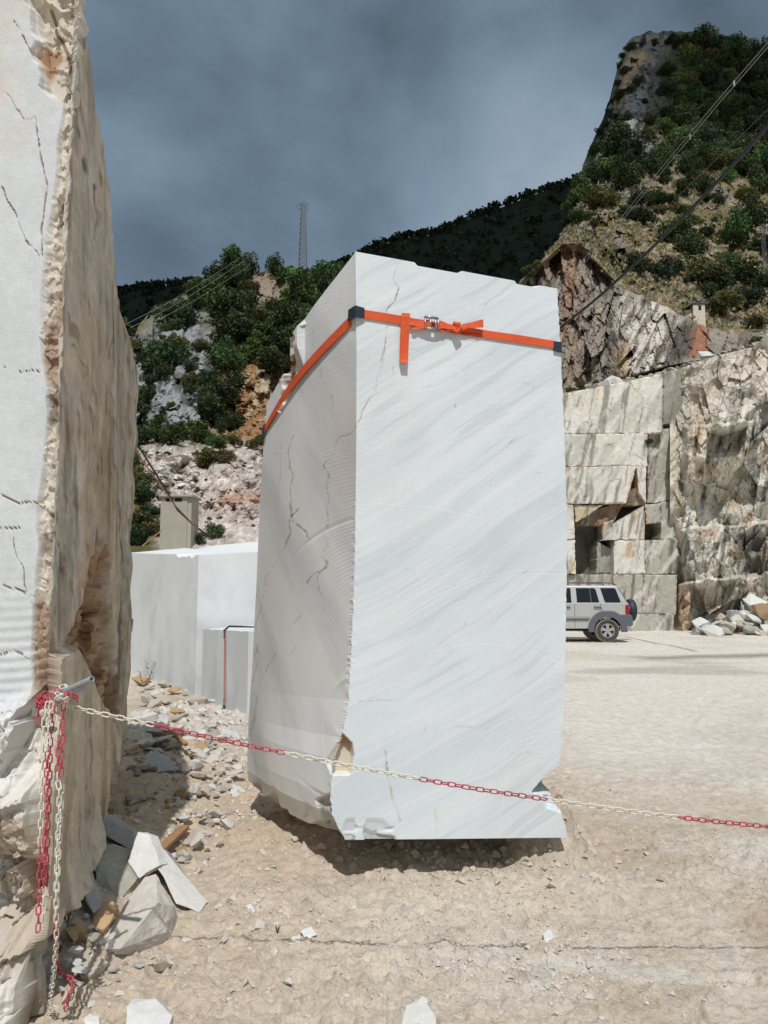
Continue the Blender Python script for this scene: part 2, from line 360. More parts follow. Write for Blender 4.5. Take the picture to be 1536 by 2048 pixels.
# --- lit face: colour and relief
px, py = proj(fr_); X, Z = fr_[..., 0], fr_[..., 2]
a = R(30); U = X * math.cos(a) + Z * math.sin(a); Wd = -X * math.sin(a) + Z * math.cos(a) + .05 * np.sin(1.6 * X + .8 * Z) + .03 * noise(X * 1.3, Z * 1.3, 7) + .012 * noise(X * 5, Z * 5, 3)
c = np.broadcast_to(L(223, 230, 233), fr_.shape).copy()
c = mixc(c, L(206, 214, 219), ss(-.15, .45, fbm(U * .5, Wd * 4.5, 2, 5)) * .42)
c = mixc(c, L(200, 209, 216), ss(-.05, .42, fbm(U * 1.3, Wd * 13, 5, 4)) * .28 * ss(-.3, .3, noise(X * 2, Z * 2, 5)))
c = mixc(c, L(234, 239, 240), ss(.18, .40, fbm(U * .6 + 3, Wd * 7, 9, 4)) * .5)
c = mixc(c, L(194, 203, 209), ss(.12, .5, fbm(U * 2.2, Wd * 38, 15, 3)) * .45 * ss(-.3, .3, noise(X * 1.5, Z * 1.5, 8)))
c = mixc(c, L(240, 240, 238), ss(.1, .5, fbm(U * 1.2, Wd * 55, 25, 3)) * .35)
d = np.zeros(px.shape)
def crack(pts, wd, col, depth, wob=6, fade=1.0):
    global c, d
    q = dpoly(px + wob * noise(py * .045, px * .02, 3), py + wob * .5 * noise(px * .06, py * .03, 9), pts)
    q = q + 1.1 * noise(px * .27, py * .27, 3); f = ss(wd, wd * .25, q) * fade * (.35 + .65 * ss(-.45, .2, noise(px * .045, py * .06, 17))); c = mixc(c, col, f); d -= depth * f
BR = L(128, 112, 98)
crack([(796, 517), (794, 560), (782, 615), (772, 660), (766, 715), (748, 760), (738, 800), (724, 835), (714, 856)], 1.5, BR, .0015, 9, .75)
crack([(770, 700), (757, 770), (742, 805)], 1.2, L(176, 172, 166), .001, 4, .5)
crack([(768, 1495), (776, 1555), (786, 1600), (799, 1640)], 2.6, L(176, 176, 172), .001, 3, .7)
crack([(770, 1496), (777, 1550)], 1.6, L(120, 116, 110), .002, 3, .8)
crack([(872, 1618), (871, 1680)], 2, L(206, 190, 160), .0, 3, .6)
crack([(716, 1402), (800, 1400)], 1.3, L(170, 172, 172), .0, 2, .5)
crack([(905, 1452), (975, 1456)], 2.5, L(196, 200, 200), .0, 2, .6)
for (x0, y0, r0) in [(1085, 1600, 452), (1085, 1600, 458), (960, 1620, 330), (760, 1700, 690), (1210, 1640, 210), (1210, 1640, 235), (1210, 1640, 262), (1210, 1640, 285)]:
    f = ss(1.3, .3, np.abs(np.hypot(px - x0, (py - y0)) - r0 + 2 * noise(px * .02, py * .02, r0))) * ss(.0, .35, noise(px * .008, py * .008, r0 * .37) + .25) * .6
    c = mixc(c, L(240, 241, 240), f * .7); d += .0008 * f
rr_ = np.hypot(px - 1085, py - 1600); d += .00016 * np.sin(rr_ * .62 + 2 * noise(px * .01, py * .01, 1)) * (.35 + .65 * ss(.0, .4, noise(px * .006, py * .006, 4) + .15)) * ss(880, 1250, py)
d += .00010 * np.sin(py * .55 + px * .08) * ss(1150, 820, py)
d += .002 * fbm(X * 3, Z * 3, 1, 3)
for (pl, dp, col) in [([(664, 1700), (690, 1640), (760, 1640), (815, 1690)], .006, L(190, 192, 190)), ([(700, 1690), (715, 1655), (745, 1668), (790, 1655), (800, 1690)], .010, L(176, 178, 174))]:
    f = soft(px + 7 * noise(px * .06, py * .06, 2), py, pl, 5) * ss(-.2, .3, noise(px * .05, py * .09, 6) + .2); c = mixc(c, col, f * .5); d -= dp * f
f = ss(.05, .45, soft(px, py, [(684, 1472), (700, 1488), (703, 1512), (697, 1545), (668, 1545), (660, 1515)], 7)); d -= .05 * f; c = mixc(c, L(214, 200, 170), f * .8); c = mixc(c, L(176, 130, 84), f * ss(1512, 1480, py) * .8)
f = soft(px, py, [(1160, 1515), (1118, 1537), (1095, 1552), (1068, 1583), (1106, 1588), (1160, 1588)], 4); d -= .16 * f; c = mixc(c, L(150, 152, 142), f * .6)  # right notch: pushed in, and its shade mixed into the colour
d -= .03 * soft(px, py, [(1082, 1588), (1160, 1588), (1160, 1622), (1120, 1620), (1095, 1612)], 6)
stn = ss(.15, .5, fbm(X * 1.1, Z * 1.1, 71, 4)); c = mixc(c, L(214, 210, 202), stn * .15)
for _ in range(70):      # scuffs, nicks and drips left by handling
    x0, y0 = random.uniform(715, 1125), random.uniform(620, 1660); an = random.gauss(.5, .8); ln = random.uniform(3, 26)
    crack([(x0, y0), (x0 + ln * math.cos(an), y0 - ln * math.sin(an))], random.uniform(.9, 1.8), random.choice([L(190, 192, 190), L(246, 246, 244), L(172, 166, 156)]), .0004, 2, random.uniform(.25, .6))
cF = c.copy(); fr_ = fr_ + nF * d[..., None]
# top lip: small broken notches
fr_[:5, :, 2] -= (np.linspace(1, 0, 5)[:, None] * .018 * ss(.2, .5, noise(px[:5] * .02, 2, 8)))
# --- shaded face
px, py = proj(lf_); Yd, Z = lf_[..., 1], lf_[..., 2]
c = np.broadcast_to(L(231, 232, 232), lf_.shape).copy()
a = R(52); U = Yd * math.cos(a) + Z * math.sin(a); Wd = -Yd * math.sin(a) + Z * math.cos(a)
c = mixc(c, L(204, 206, 206), ss(-.1, .4, fbm(U * .7, Wd * 4, 22, 4)) * .8)
c = mixc(c, L(228, 227, 222), ss(.1, .5, fbm(U * .6, Wd * 3, 27, 4)) * .6)
c = mixc(c, L(196, 188, 176), ss(.1, .5, fbm(Yd * .9, Z * .8, 29, 4)) * .45 * ss(1400, 900, py))
d = .003 * fbm(Yd * 2, Z * 2, 31, 3)
RB = L(120, 84, 58); DK = L(110, 108, 104)
for pts, wd, col, dp in [
    ([(597, 872), (590, 905), (593, 940), (589, 990), (592, 1010), (596, 1030), (600, 1042)], 2.0, BR, .010),
    ([(592, 925), (591, 938)], 3.6, L(170, 128, 84), .01), ([(588, 1008), (594, 1030), (589, 1060), (583, 1100)], 3.4, RB, .012),
    ([(594, 1030), (606, 1018)], 3, RB, .01), ([(606, 1048), (615, 1056), (624, 1064), (629, 1082)], 4.2, RB, .014),
    ([(716, 852), (700, 866), (686, 872)], 3.0, RB, .012), ([(684, 872), (678, 900), (664, 930), (662, 958), (657, 975)], 2.2, BR, .008),
    ([(660, 950), (655, 972)], 3.4, RB, .01), ([(657, 975), (660, 1030), (663, 1075), (660, 1120), (650, 1140), (645, 1180), (653, 1225)], 1.7, BR, .006),
    ([(660, 1118), (640, 1145), (624, 1165)], 2.2, DK, .006), ([(650, 1132), (646, 1145)], 4, RB, .01),
    ([(557, 1125), (540, 1150), (533, 1185), (518, 1225), (508, 1275)], 1.3, DK, .004),
    ([(515, 1290), (512, 1300), (518, 1310)], 4, L(150, 124, 96), .006), ([(512, 1310), (506, 1370), (515, 1400), (505, 1460), (500, 1510)], 2.2, DK, .006),
    ([(535, 1355), (520, 1395), (508, 1470)], 1.6, DK, .004), ([(613, 1225), (598, 1250)], 2.6, L(150, 152, 150), .003), ([(560, 1305), (545, 1345)], 2.6, L(140, 144, 142), .003),
    ([(508, 1500), (520, 1545), (530, 1580)], 1.6, DK, .004), ([(600, 1290), (588, 1305)], 2.2, L(150, 152, 150), .003), ([(562, 990), (559, 1010)], 2, L(180, 160, 140), .003),
    ([(563, 905), (540, 925)], 1.5, L(168, 168, 166), .002), ([(645, 660), (640, 700), (668, 790), (672, 830)], 1.2, L(150, 150, 148), .003), ([(571, 890), (566, 960), (563, 1050)], 1.0, L(160, 156, 150), .002)]:
    crack(pts, wd * .8, col, dp * .3, 9, .48)
# circular saw scoring, deepest by the corner
q = np.hypot((px - 768) * 1.25, py - 1330); w_ = ss(600, 690, px + 60 * noise(py * .01, px * .01, 2)) * ss(840, 980, py) * ss(1480, 1330, py)
beat = .4 + .4 * noise(px * .035, py * .02, 12)
d += .0007 * np.sin(q * .85 + 1.5 * noise(px * .02, py * .02, 5)) * w_ * beat
d += .00012 * np.sin(np.hypot((px - 800) * 1.1, py - 1010) * .7) * ss(880, 760, py)
d += .004 * np.exp(-((np.hypot((px - 745) * .9, py - 1420) - 78) / 5) ** 2) * ss(660, 690, px) - .003 * np.exp(-((np.hypot((px - 768) * 1.25, py - 1330) - 302) / 4) ** 2) * ss(590, 640, px)
for (x0, y0, r0) in [(820, 1430, 270), (900, 1480, 250)]:
    f = ss(1.5, .3, np.abs(np.hypot(px - x0, py - y0) - r0)) * .5 * (py > 1330); c = mixc(c, L(236, 236, 234), f)
# rear part stands proud above the strap: a lit step, with a broken rusty notch behind it
stp = (px < 621.5) & (py < 735 + .0 * px)
d += .05 * stp * ss(742, 690, py)
nt_ = soft(px + 4 * noise(py * .1, 2, 2), py, [(575, 700), (612, 660), (606, 720), (590, 790), (566, 826), (578, 760)], 3)
d -= .07 * nt_ * (1 + .5 * fbm(px * .1, py * .1, 3, 3)); c = mixc(c, L(224, 212, 196), nt_); c = mixc(c, L(160, 96, 60), nt_ * ss(.1, .4, fbm(px * .06, py * .03, 44, 3)))
# ragged foot
f = ss(1.0, 0.0, (1572 + (1680 - 1572) * (px - 498) / (690 - 498) - py) / 40) * ss(.0, .4, noise(px * .05, py * .04, 8)); d -= .03 * f; c = mixc(c, L(150, 142, 128), f * .8)
f = ss(0, .5, soft(px, py, [(640, 1600), (662, 1590), (668, 1640), (690, 1680), (655, 1660)], 8)); d -= .02 * f * (1 + fbm(px * .1, py * .1, 2, 2)); c = mixc(c, L(150, 146, 134), f * .7)
f = ss(.2, .5, soft(px, py, [(684, 1474), (690, 1510), (668, 1560), (655, 1520)], 6)); d -= .02 * f; c = mixc(c, L(190, 160, 118), f * .7 * ss(1525, 1480, py))
lf_ = lf_ + nL * (d * ss(0, 3, np.arange(1, N2 + 1.0))[None])[..., None] + nL * (.045 * np.sin(np.pi * np.linspace(0, 1, N2)) ** 1.2)[None, :, None]
kk = stp & (py < 740); tz = ss(30, 0, np.arange(NR))[:, None]
lf_[..., 2] -= np.where(px < 621.5, .05, 0) * tz + np.where(px < 600, .10, 0) * tz + .03 * tz * np.where(px < 612, fbm(px * .05, 1, 1, 3), 0)
cL = c
E_b = np.stack([E_l[:, 0] + 1.5, E_l[:, 1] + .55, E_l[:, 2] + .05], -1)
s3 = np.linspace(0, 1, N3 + 1)[None, 1:, None]
bk_ = E_l[:, None] * (1 - s3) + E_b[:, None] * s3; rt_ = E_b[:, None] * (1 - s3[:, :-1]) + E_r[:, None] * s3[:, :-1]
bk_[..., 1] += .03 * fbm(bk_[..., 0] * 3, bk_[..., 2] * 3, 1, 3); rt_[:, :, 0] += .01 * fbm(rt_[..., 1] * 3, rt_[..., 2] * 3, 1, 3)
W_ = np.broadcast_to(L(216, 216, 213), bk_.shape); W2 = np.broadcast_to(L(222, 222, 220), rt_.shape)
V = np.concatenate([fr_, lf_, bk_, rt_], 1); C_ = np.concatenate([cF, cL, W_, W2], 1); nc = V.shape[1]
# caps: a shrunken ring closed by a centre vertex
caps, capc = [], []
Fq = [quads(NR, nc, True)]
tri = []
base = NR * nc
for row, sgn in ((0, 1), (NR - 1, -1)):
    cen = V[row].mean(0); caps.append(cen); idx = base + len(caps) - 1
    for j in range(nc):
        k = (j + 1) % nc
        tri.append((row * nc + j, idx, row * nc + k) if sgn > 0 else (row * nc + j, row * nc + k, idx))
Vall = np.concatenate([V.reshape(-1, 3), np.array(caps)]); Call = np.concatenate([C_.reshape(-1, 3), np.tile(L(216, 216, 213), (2, 1))])
q4 = Fq[0]; t4 = np.array([(a_, b_, c2, c2) for a_, b_, c2 in tri])
def tri_quad_mesh(name, V, Q, T, C):
    ls = np.concatenate([np.asarray(Q).ravel(), np.asarray(T).ravel()]).astype(np.int32)
    me = bpy.data.meshes.new(name); me.vertices.add(len(V)); me.vertices.foreach_set('co', np.asarray(V, np.float32).ravel())
    me.loops.add(len(ls)); me.loops.foreach_set('vertex_index', ls)
    stt = np.concatenate([np.arange(len(Q)) * 4, len(Q) * 4 + np.arange(len(T)) * 3]).astype(np.int32)
    me.polygons.add(len(stt)); me.polygons.foreach_set('loop_start', stt); me.polygons.foreach_set('use_smooth', np.zeros(len(stt), bool)); me.update(calc_edges=True)
    at = me.color_attributes.new('Col', 'FLOAT_COLOR', 'POINT'); c4 = np.ones((len(V), 4), np.float32); c4[:, :3] = np.clip(C, 0, 1); at.data.foreach_set('color', c4.ravel())
    return me
blk = link('marble_block', tri_quad_mesh('marble_block', Vall, q4, np.array(tri), Call), M['marble'])
tag(blk, 'tall upright white marble block with a sawn sunlit face and orange strap round it', 'marble block')
def on_front(px, py, off=0.0): return P(px, py, front_Y(px, py)) + nF * off
_lp = proj(lf_)
def left_pt(px, py, off=0.0):
    q = (_lp[0] - px) ** 2 + (_lp[1] - py) ** 2; k = np.argpartition(q.ravel(), 4)[:4]
    return lf_.reshape(-1, 3)[k].mean(0) + nL * off
def left_pt_old(px, py, off=0.0):
    dx = (px - CX) / F; dy = (CY - py) / F; a = dx / (cp - dy * sp); m = -.4787
    Y = (-.163 - 4.3 * m) / (a - m); return P(px, py, Y) + nL * (off + .045 * math.sin(math.pi * min(1, max(0, (Y - 4.3) / 1.45))) ** 1.2)

# ================================================================== THE TALL ROCK ON THE LEFT
NRb = 540
qa = np.concatenate([np.linspace(0, .84, 24)[:-1], np.linspace(.84, 1, 130)]); qb = np.linspace(0, 1, 171)[1:]
WA, WB, WC = np.array([-3.6, 3.42]), np.array([-1.30, 3.0]), np.array([-1.97, 6.0])
qc = np.linspace(0, 1, 12)[1:]
pa = WA + (WB - WA) * qa[:, None]; pb = WB + (WC - WB) * qb[:, None]; pc = WC + (np.array([-3.9, 6.3]) - WC) * qc[:, None]; pd = np.array([-3.9, 6.3]) + (WA - np.array([-3.9, 6.3])) * qc[:-1, None]
path = np.concatenate([pa, pb, pc, pd]); na, nb = len(pa), len(pb); nn = len(path)
sil = [(152, -6), (160, 20), (175, 80), (190, 200), (209, 330), (216, 372), (220, 400), (228, 500), (234, 590), (242, 640), (262, 682), (268, 720)]
kx = (WC[0] - WB[0]) / (WC[1] - WB[1]); tops = []
for (qx, qy) in sil:
    dx = (qx - CX) / F; dy = (CY - qy) / F; a = dx / (cp - dy * sp); Y = (WB[0] - WB[1] * kx) / (a - kx); p = P(qx, qy, Y); tops.append((p[1], p[2]))
tops.sort()
ztop = np.concatenate([np.interp(qa, [0, .8, 1], [5.2, 4.55, tops[0][1] + .02]), np.interp(pb[:, 1], [t[0] for t in tops], [t[1] for t in tops]), np.full(len(pc) + len(pd), 3.3)])
ztop[na + nb:] = np.interp(np.arange(len(pc) + len(pd)), [0, 10, 21], [tops[-1][1], 4.2, 5.1])
ztop[na:na + nb] += .05 * fbm(pb[:, 1] * 5, 1, 1, 3)
v_ = np.linspace(1, 0, NRb)[:, None]
Zb = -.35 + v_ * (ztop[None] + .35); B = np.stack([np.broadcast_to(path[None, :, 0], Zb.shape), np.broadcast_to(path[None, :, 1], Zb.shape), Zb], -1).copy()
px, py = proj(B); Xb, Yb = B[..., 0], B[..., 1]
isA = np.zeros(Zb.shape, bool); isA[:, :na] = True; isB = np.zeros(Zb.shape, bool); isB[:, na:na + nb] = True
nA = np.array([-.18, -.983, 0]); nB = np.array([.977, .212, 0])
c = np.broadcast_to(L(222, 216, 204), B.shape).copy(); d = np.zeros(Zb.shape)
# sunlit sawn face: white, faint warm and grey clouds, scratches
de = np.hypot(Xb - WB[0], Yb - WB[1])                       # distance from the corner
cA = np.broadcast_to(L(216, 219, 220), B.shape).copy()
cA = mixc(cA, L(214, 214, 216), ss(0, .45, fbm(Xb * 1.6 + Zb * .7, Zb * 1.4 - Xb, 3, 4)) * .7)
cA = mixc(cA, L(222, 206, 192), ss(.1, .5, fbm(Xb * 2.4, Zb * 2.0, 13, 4)) * .55)
dA = .008 * fbm(Xb * 2.5, Zb * 2.5, 3, 3) + .0018 * np.sin(Zb * 160 + 8 * noise(Xb * 2, Zb * 1, 3)) * ss(1.75, 1.3, Zb)
def crackA(pts, wd, col, dp, fade=.9):
    global cA, dA
    q = dpoly(px + 8 * noise(py * .035, px * .03, 3), py + 5 * noise(px * .05, py * .03, 9), pts); q = q + 1.2 * noise(px * .23, py * .23, 3); f = ss(wd, wd * .25, q) * fade * (.3 + .7 * ss(-.4, .2, noise(px * .05, py * .05, 17))); cA = mixc(cA, col, f); dA = dA - dp * f
CR = L(120, 92, 76)
for pts, wd in [([(0, 180), (20, 195), (35, 225), (45, 240), (62, 243), (72, 235)], 2), ([(72, 240), (78, 290), (84, 330), (90, 390), (88, 450), (82, 510)], 2), ([(0, 378), (20, 410), (50, 465), (75, 515)], 2.2),
                ([(0, 995), (30, 1000), (75, 1010)], 2.6), ([(0, 1055), (35, 1058)], 2), ([(0, 1170), (25, 1178), (70, 1195)], 2.6), ([(30, 1080), (45, 1150), (60, 1210)], 1.6), ([(0, 1310), (40, 1305), (70, 1318)], 2.2), ([(0, 735), (75, 745)], 1.0), ([(30, 40), (60, 110)], 1.2)]:
    crackA(pts, wd, CR, .008)
sm = ss(9, 2, dpoly(px, py, [(0, 1060), (70, 1008)])) * .35 + ss(10, 2, dpoly(px, py, [(20, 250), (70, 240)])) * .4
cA = mixc(cA, L(196, 160, 140), np.clip(sm, 0, 1) * ss(-.2, .4, noise(px * .04, py * .05, 6)))
# broken band along the corner
bw = np.interp(Zb, [-.3, .9, 1.2, 1.5, 1.9, 2.3, 2.7, 3.0, 3.3, 3.6, 3.9, 4.3], [.05, .05, .03, .06, .10, .07, .08, .10, .07, .03, .06, .22]) * .8 * (1 + 1.1 * fbm(Zb * 2.2, 1, 1, 4)) + .008
band = ss(1.05, .75, de / bw) * isA
rg = fbm(Xb * 14, Yb * 14, Zb * 11, 4, ridged=True); fa1 = facet(Xb, Yb, Zb, 16, 1); fa2 = facet(Xb, Yb, Zb, 5.5, 2); fa3 = facet(Xb, Yb, Zb, 34, 3)
dA = dA - band * (.016 + .016 * fa1 + .008 * fa3 + .010 * rg) - .012 * ss(.5, 0, de / bw) * band
cA = mixc(cA, L(214, 204, 186), band * .8); cA = mixc(cA, L(150, 116, 92), band * ss(.0, .4, fbm(Xb * 9, Zb * 4, 50, 4)) * .8); cA = mixc(cA, L(110, 84, 66), band * ss(.2, .45, fbm(Xb * 22, Zb * 9, 52, 4)) * .7)
hol = soft(px + 6 * noise(py * .08, px * .05, 2), py + 5 * noise(px * .08, py * .05, 4), [(48, -30), (60, 40), (78, 80), (62, 100), (76, 130), (82, 170), (105, 186), (118, 200), (132, 190), (150, -30)], 5)
dA = dA - hol * (.055 + .040 * facet(Xb, Yb, Zb, 8, 7) + .012 * fa1); cA = mixc(cA, L(216, 208, 192), hol); cA = mixc(cA, L(180, 144, 116), hol * ss(.35, .7, soft(px, py, [(65, 105), (80, 75), (110, 80), (118, 110), (95, 135), (78, 160)], 16)))
cA = mixc(cA, L(110, 76, 56), hol * ss(5, 2, dpoly(px, py, [(85, 0), (95, 40), (120, 90), (135, 150), (148, 200)])) * .8)
# rough broken foot below the sawn face
low = ss(1.28, 1.12, Zb + .10 * noise(Xb * 4, Zb * 2, 5) + .35 * ss(.25, .0, de) * 0) * isA
lump = fbm(Xb * 2.6, Yb, Zb * 2.2, 4, ridged=True); lump2 = np.abs(fbm(Xb * 5, Zb * 5, 6, 3))
dA = dA + low * (.05 * lump + .02 + .11 * fa2 + .035 * fa1 + .012 * fa3)
shelf = low * (.10 * ss(.95, .85, Zb + .06 * noise(Xb * 5, 1, 1)) * ss(.50, .72, Zb) - .10 * ss(.62, .55, Zb) * ss(.15, .35, Zb) + .16 * ss(.40, .25, Zb))
dA = dA + shelf
cA = mixc(cA, L(216, 212, 204), low * .7); cA = mixc(cA, L(184, 168, 148), low * ss(.0, .4, fbm(Xb * 3, Zb * 3, 55, 4)) * .8)
# shaded side: tan, dragged brown and grey streaks
cB = np.broadcast_to(L(206, 194, 176), B.shape).copy()
cB = mixc(cB, L(178, 172, 160), ss(-.05, .35, fbm(Yb * 1.6, Zb * 1.1, 8, 5)) * .85)
cB = mixc(cB, L(178, 160, 136), ss(.05, .45, fbm(Yb * 3.0 + .5 * Zb, Zb * 1.3, 18, 5)) * .75)
cB = mixc(cB, L(150, 136, 116), ss(.05, .35, fbm(Yb * 8 + 1.6 * Zb, Zb * 2.2, 38, 5)) * .65); cB = mixc(cB, L(214, 206, 190), ss(.1, .4, fbm(Yb * 5, Zb * 3.2, 39, 5)) * .6)
cB = mixc(cB, L(96, 82, 68), ss(.20, .46, fbm(Yb * 7 + 1.5 * Zb, Zb * 1.9, 28, 5)) * .8 * (.35 + .65 * ss(-.1, .4, noise(Yb * .8, Zb * .6, 4))))
gr = fbm(Yb * 6 + 2 * Zb, Zb * 17, 43, 4); cB = cB * (1 + .26 * gr + .12 * noise(Yb * 30, Zb * 60, 2))[..., None]
cB = mixc(cB, L(118, 96, 76), ss(.28, .5, fbm(Yb * 7 + 3 * Zb, Zb * 8, 47, 5)) * .6); cB = mixc(cB, L(190, 164, 134), ss(.1, .4, fbm(Yb * 2, Zb * 2.4, 49, 5)) * .3)
dB = .02 * fbm(Yb * 1.5, Zb * .7, 5, 4) + .004 * fbm(Yb * 10, Zb * 5.0, 6, 4) + .008 * facet(Yb, Zb * .8, 0, 2.6, 8) + .005 * facet(Yb * 1.2, Zb, 0, 8, 9)
for pts, wd in [([(140, 90), (150, 190), (158, 260), (165, 300), (175, 370)], 5), ([(170, 300), (178, 340), (176, 370)], 6), ([(190, 370), (195, 430), (193, 480)], 3), ([(120, 430), (128, 700), (118, 900)], 1.2), ([(110, 1010), (120, 1090), (135, 1180), (140, 1270), (135, 1290)], 4),
                ([(225, 640), (215, 760), (205, 860), (200, 950)], 2.4), ([(180, 1230), (190, 1150), (195, 1060)], 3), ([(235, 1000), (245, 1150), (240, 1300)], 2.5), ([(150, 690), (175, 740), (150, 800)], 1.2), ([(225, 880), (215, 930), (215, 980)], 2.4), ([(160, 1430), (165, 1520), (150, 1580)], 3), ([(115, 1060), (108, 1150), (112, 1250)], 2)]:
    q = dpoly(px + 5 * noise(py * .03, px * .05, 3), py, pts); f = ss(wd, wd * .2, q) * .8 * ss(-.35, .15, noise(px * .05, py * .03, 9) + .1); cB = mixc(cB, L(92, 74, 60), f); dB = dB - .008 * f
cav = soft(px + 5 * noise(py * .05, px * .05, 12), py + 5 * noise(px * .06, py * .05, 14), [(138, 1288), (160, 1230), (178, 1180), (190, 1120), (214, 1095), (212, 1180), (226, 1260), (228, 1340), (238, 1410), (228, 1440), (206, 1400), (180, 1350)], 5)
rg2 = fbm(Yb * 2.2, Zb * 3, 16, 4, ridged=True)
dB = dB - cav * (.13 + .03 * rg2 + .09 * facet(Yb, Zb * 1.3, 0, 4, 5) + .05 * facet(Yb, Zb * 1.3, 0, 9, 6)); cB = mixc(cB, L(178, 150, 118), cav); cB = mixc(cB, L(128, 94, 68), cav * ss(.0, .3, fbm(Yb * 4, Zb * 7, 61, 5)))
cB = mixc(cB, L(178, 122, 80), soft(px, py, [(150, 1180), (185, 1090), (215, 1100), (200, 1200)], 20) * .45)
# lower slab in front of the hollow stands proud, foot undercut
fl = soft(px, py, [(60, 1330), (137, 1292), (165, 1340), (205, 1430), (238, 1490), (240, 1545), (222, 1620), (190, 1700), (140, 1790), (60, 1900)], 6); dB = dB + .05 * fl
dB = dB - .09 * ss(.50, .38, Zb) * ss(4.6, 5.4, Yb)
cB = mixc(cB, L(196, 184, 160), fl * .3)
dB = dB + .10 * ss(.6, 0.1, Zb) * facet(Yb, Zb, Xb, 4, 4)
d = np.where(isA, dA, np.where(isB, dB, .05 * fbm(Xb * 2, Yb * 2, Zb * 2, 3)))
c = np.where(isA[..., None], cA, np.where(isB[..., None], cB, c))
nrm = np.where(isA[..., None], nA, np.where(isB[..., None], nB, [-.2, .98, 0]))
wgt = np.ones(nn); wgt[na - 1] = .6
# ragged far edge of the shaded side
fe = np.interp(Zb, [0, .6, 1.0, 1.4, 1.7, 2.0, 2.6, 3.2, 3.5], [-.01, .0, .01, .02, .0, -.03, .0, -.005, -.02]) * ss(5.2, 6.0, Yb) * isB
B = B + nrm * (d * wgt)[..., None]; B[..., 0] += fe + .025 * noise(Zb * 5, 1, 3) * ss(5.6, 6, Yb) * isB
cen0 = B[0].mean(0); cen1 = B[-1].mean(0); base = NRb * nn; tri = []
for j in range(nn):
    k = (j + 1) % nn; tri.append((j, base, k)); tri.append(((NRb - 1) * nn + j, (NRb - 1) * nn + k, base + 1))
ta = link('tall_rock', tri_quad_mesh('tall_rock', np.concatenate([B.reshape(-1, 3), [cen0, cen1]]), quads(NRb, nn, True), np.array(tri), np.concatenate([c.reshape(-1, 3), np.tile(L(220, 214, 200), (2, 1))])), M['boulder'])
tag(ta, 'towering raw marble rock at the left edge with tan streaked shaded side', 'rock')
def fixn(o):
    bm = bmesh.new(); bm.from_mesh(o.data); bmesh.ops.recalc_face_normals(bm, faces=bm.faces); bm.to_mesh(o.data); bm.free()

# ================================================================== HILLS AND CLIFFS
def interp(pts):
    xs, ys = [p[0] for p in pts], [p[1] for p in pts]; return lambda x: np.interp(x, xs, ys)
# ---- right: hillside above the quarry, up to the peak
peak_y = interp([(985, 640), (1040, 562), (1085, 515), (1120, 480), (1138, 430), (1150, 385), (1166, 330), (1185, 285), (1203, 240), (1222, 185), (1237, 130), (1250, 92), (1266, 74), (1300, 63), (1390, 64), (1430, 78), (1480, 92), (1536, 108), (1700, 150), (2000, 260)])
foot_y = interp([(985, 648), (1040, 568), (1090, 520), (1125, 488), (1150, 486), (1190, 520), (1240, 572), (1330, 612), (1400, 648), (1460, 668), (1536, 660), (2000, 640)])
ledge_y = interp([(985, 830), (1120, 795), (1200, 775), (1300, 745), (1400, 715), (1536, 688), (2000, 600)])
cols = np.concatenate([np.linspace(985, 1545, 230), np.linspace(1545, 2000, 40)[1:]])
t = np.linspace(0, 1, 210)[:, None]
pyv = foot_y(cols)[None] * (1 - t) + peak_y(cols)[None] * t; PX = np.broadcast_to(cols[None], pyv.shape)
lft = ss(1330, 1150, PX)                             # the bare crag on the left flank
Yv = 74 + (140 - 30 * lft) * t ** 1.25
gul = fbm(PX * .022, pyv * .012, 3, 5); crag = fbm(PX * .03, pyv * .02, 8, 5, ridged=True)
Yv = Yv + ss(0, .08, t) * (7 * gul + 4 * crag * lft + 2.2 * fbm(PX * .08, pyv * .08, 6, 4) + lft * (5 * facet(PX * .045, pyv * .028, 0, 1, 3) + 2.0 * facet(PX * .13, pyv * .08, 0, 1, 4)) + 1.0 * facet(PX * .10, pyv * .12, 0, 1, 5))
V = P(PX + ss(0, .15, t) * 3 * fbm(PX * .1, pyv * .05, 2, 3), pyv + ss(.8, 1, t) * 5 * fbm(PX * .07, 2, 2, 4), Yv)
back = V[-1] + np.array([0, 120, -60.0]); V = np.concatenate([V, back[None]], 0)
pyv2 = np.concatenate([pyv, pyv[-1:]], 0); PX2 = np.concatenate([PX, PX[-1:]], 0)
c = np.broadcast_to(L(126, 112, 82), V.shape).copy()
c = mixc(c, L(92, 90, 58), ss(-.1, .4, fbm(PX2 * .03, pyv2 * .03, 11, 4)) * .8)
c = mixc(c, L(164, 156, 142), ss(.14, .36, fbm(PX2 * .14, pyv2 * .24, 15, 4)) * .8)
c = mixc(c, L(126, 122, 118), ss(.25, .5, fbm(PX2 * .025, pyv2 * .025, 19, 4)) * .8)
grn = ss(380, 250, pyv2 + .25 * (1400 - PX2)) * ss(1200, 1330, PX2); c = mixc(c, L(62, 74, 42), grn * .85)
cg = ss(1370, 1290, PX2 + .16 * (pyv2 - 100) + 20 * noise(PX2 * .03, pyv2 * .02, 3)) * ss(430, 330, pyv2)
c = mixc(c, L(136, 136, 138), cg); c = mixc(c, L(142, 136, 126), cg * ss(.1, .4, facet(PX2 * .09, pyv2 * .06, 0, 1, 9))); c = mixc(c, L(62, 64, 62), cg * ss(-.05, .25, fbm(PX2 * .09, pyv2 * .05, 23, 5))); c = mixc(c, L(150, 146, 138), cg * ss(.15, .4, fbm(PX2 * .18, pyv2 * .09, 123, 4)) * .7); c = mixc(c, L(44, 52, 40), cg * ss(.12, .3, fbm(PX2 * .13, pyv2 * .10, 126, 4)) * .8)
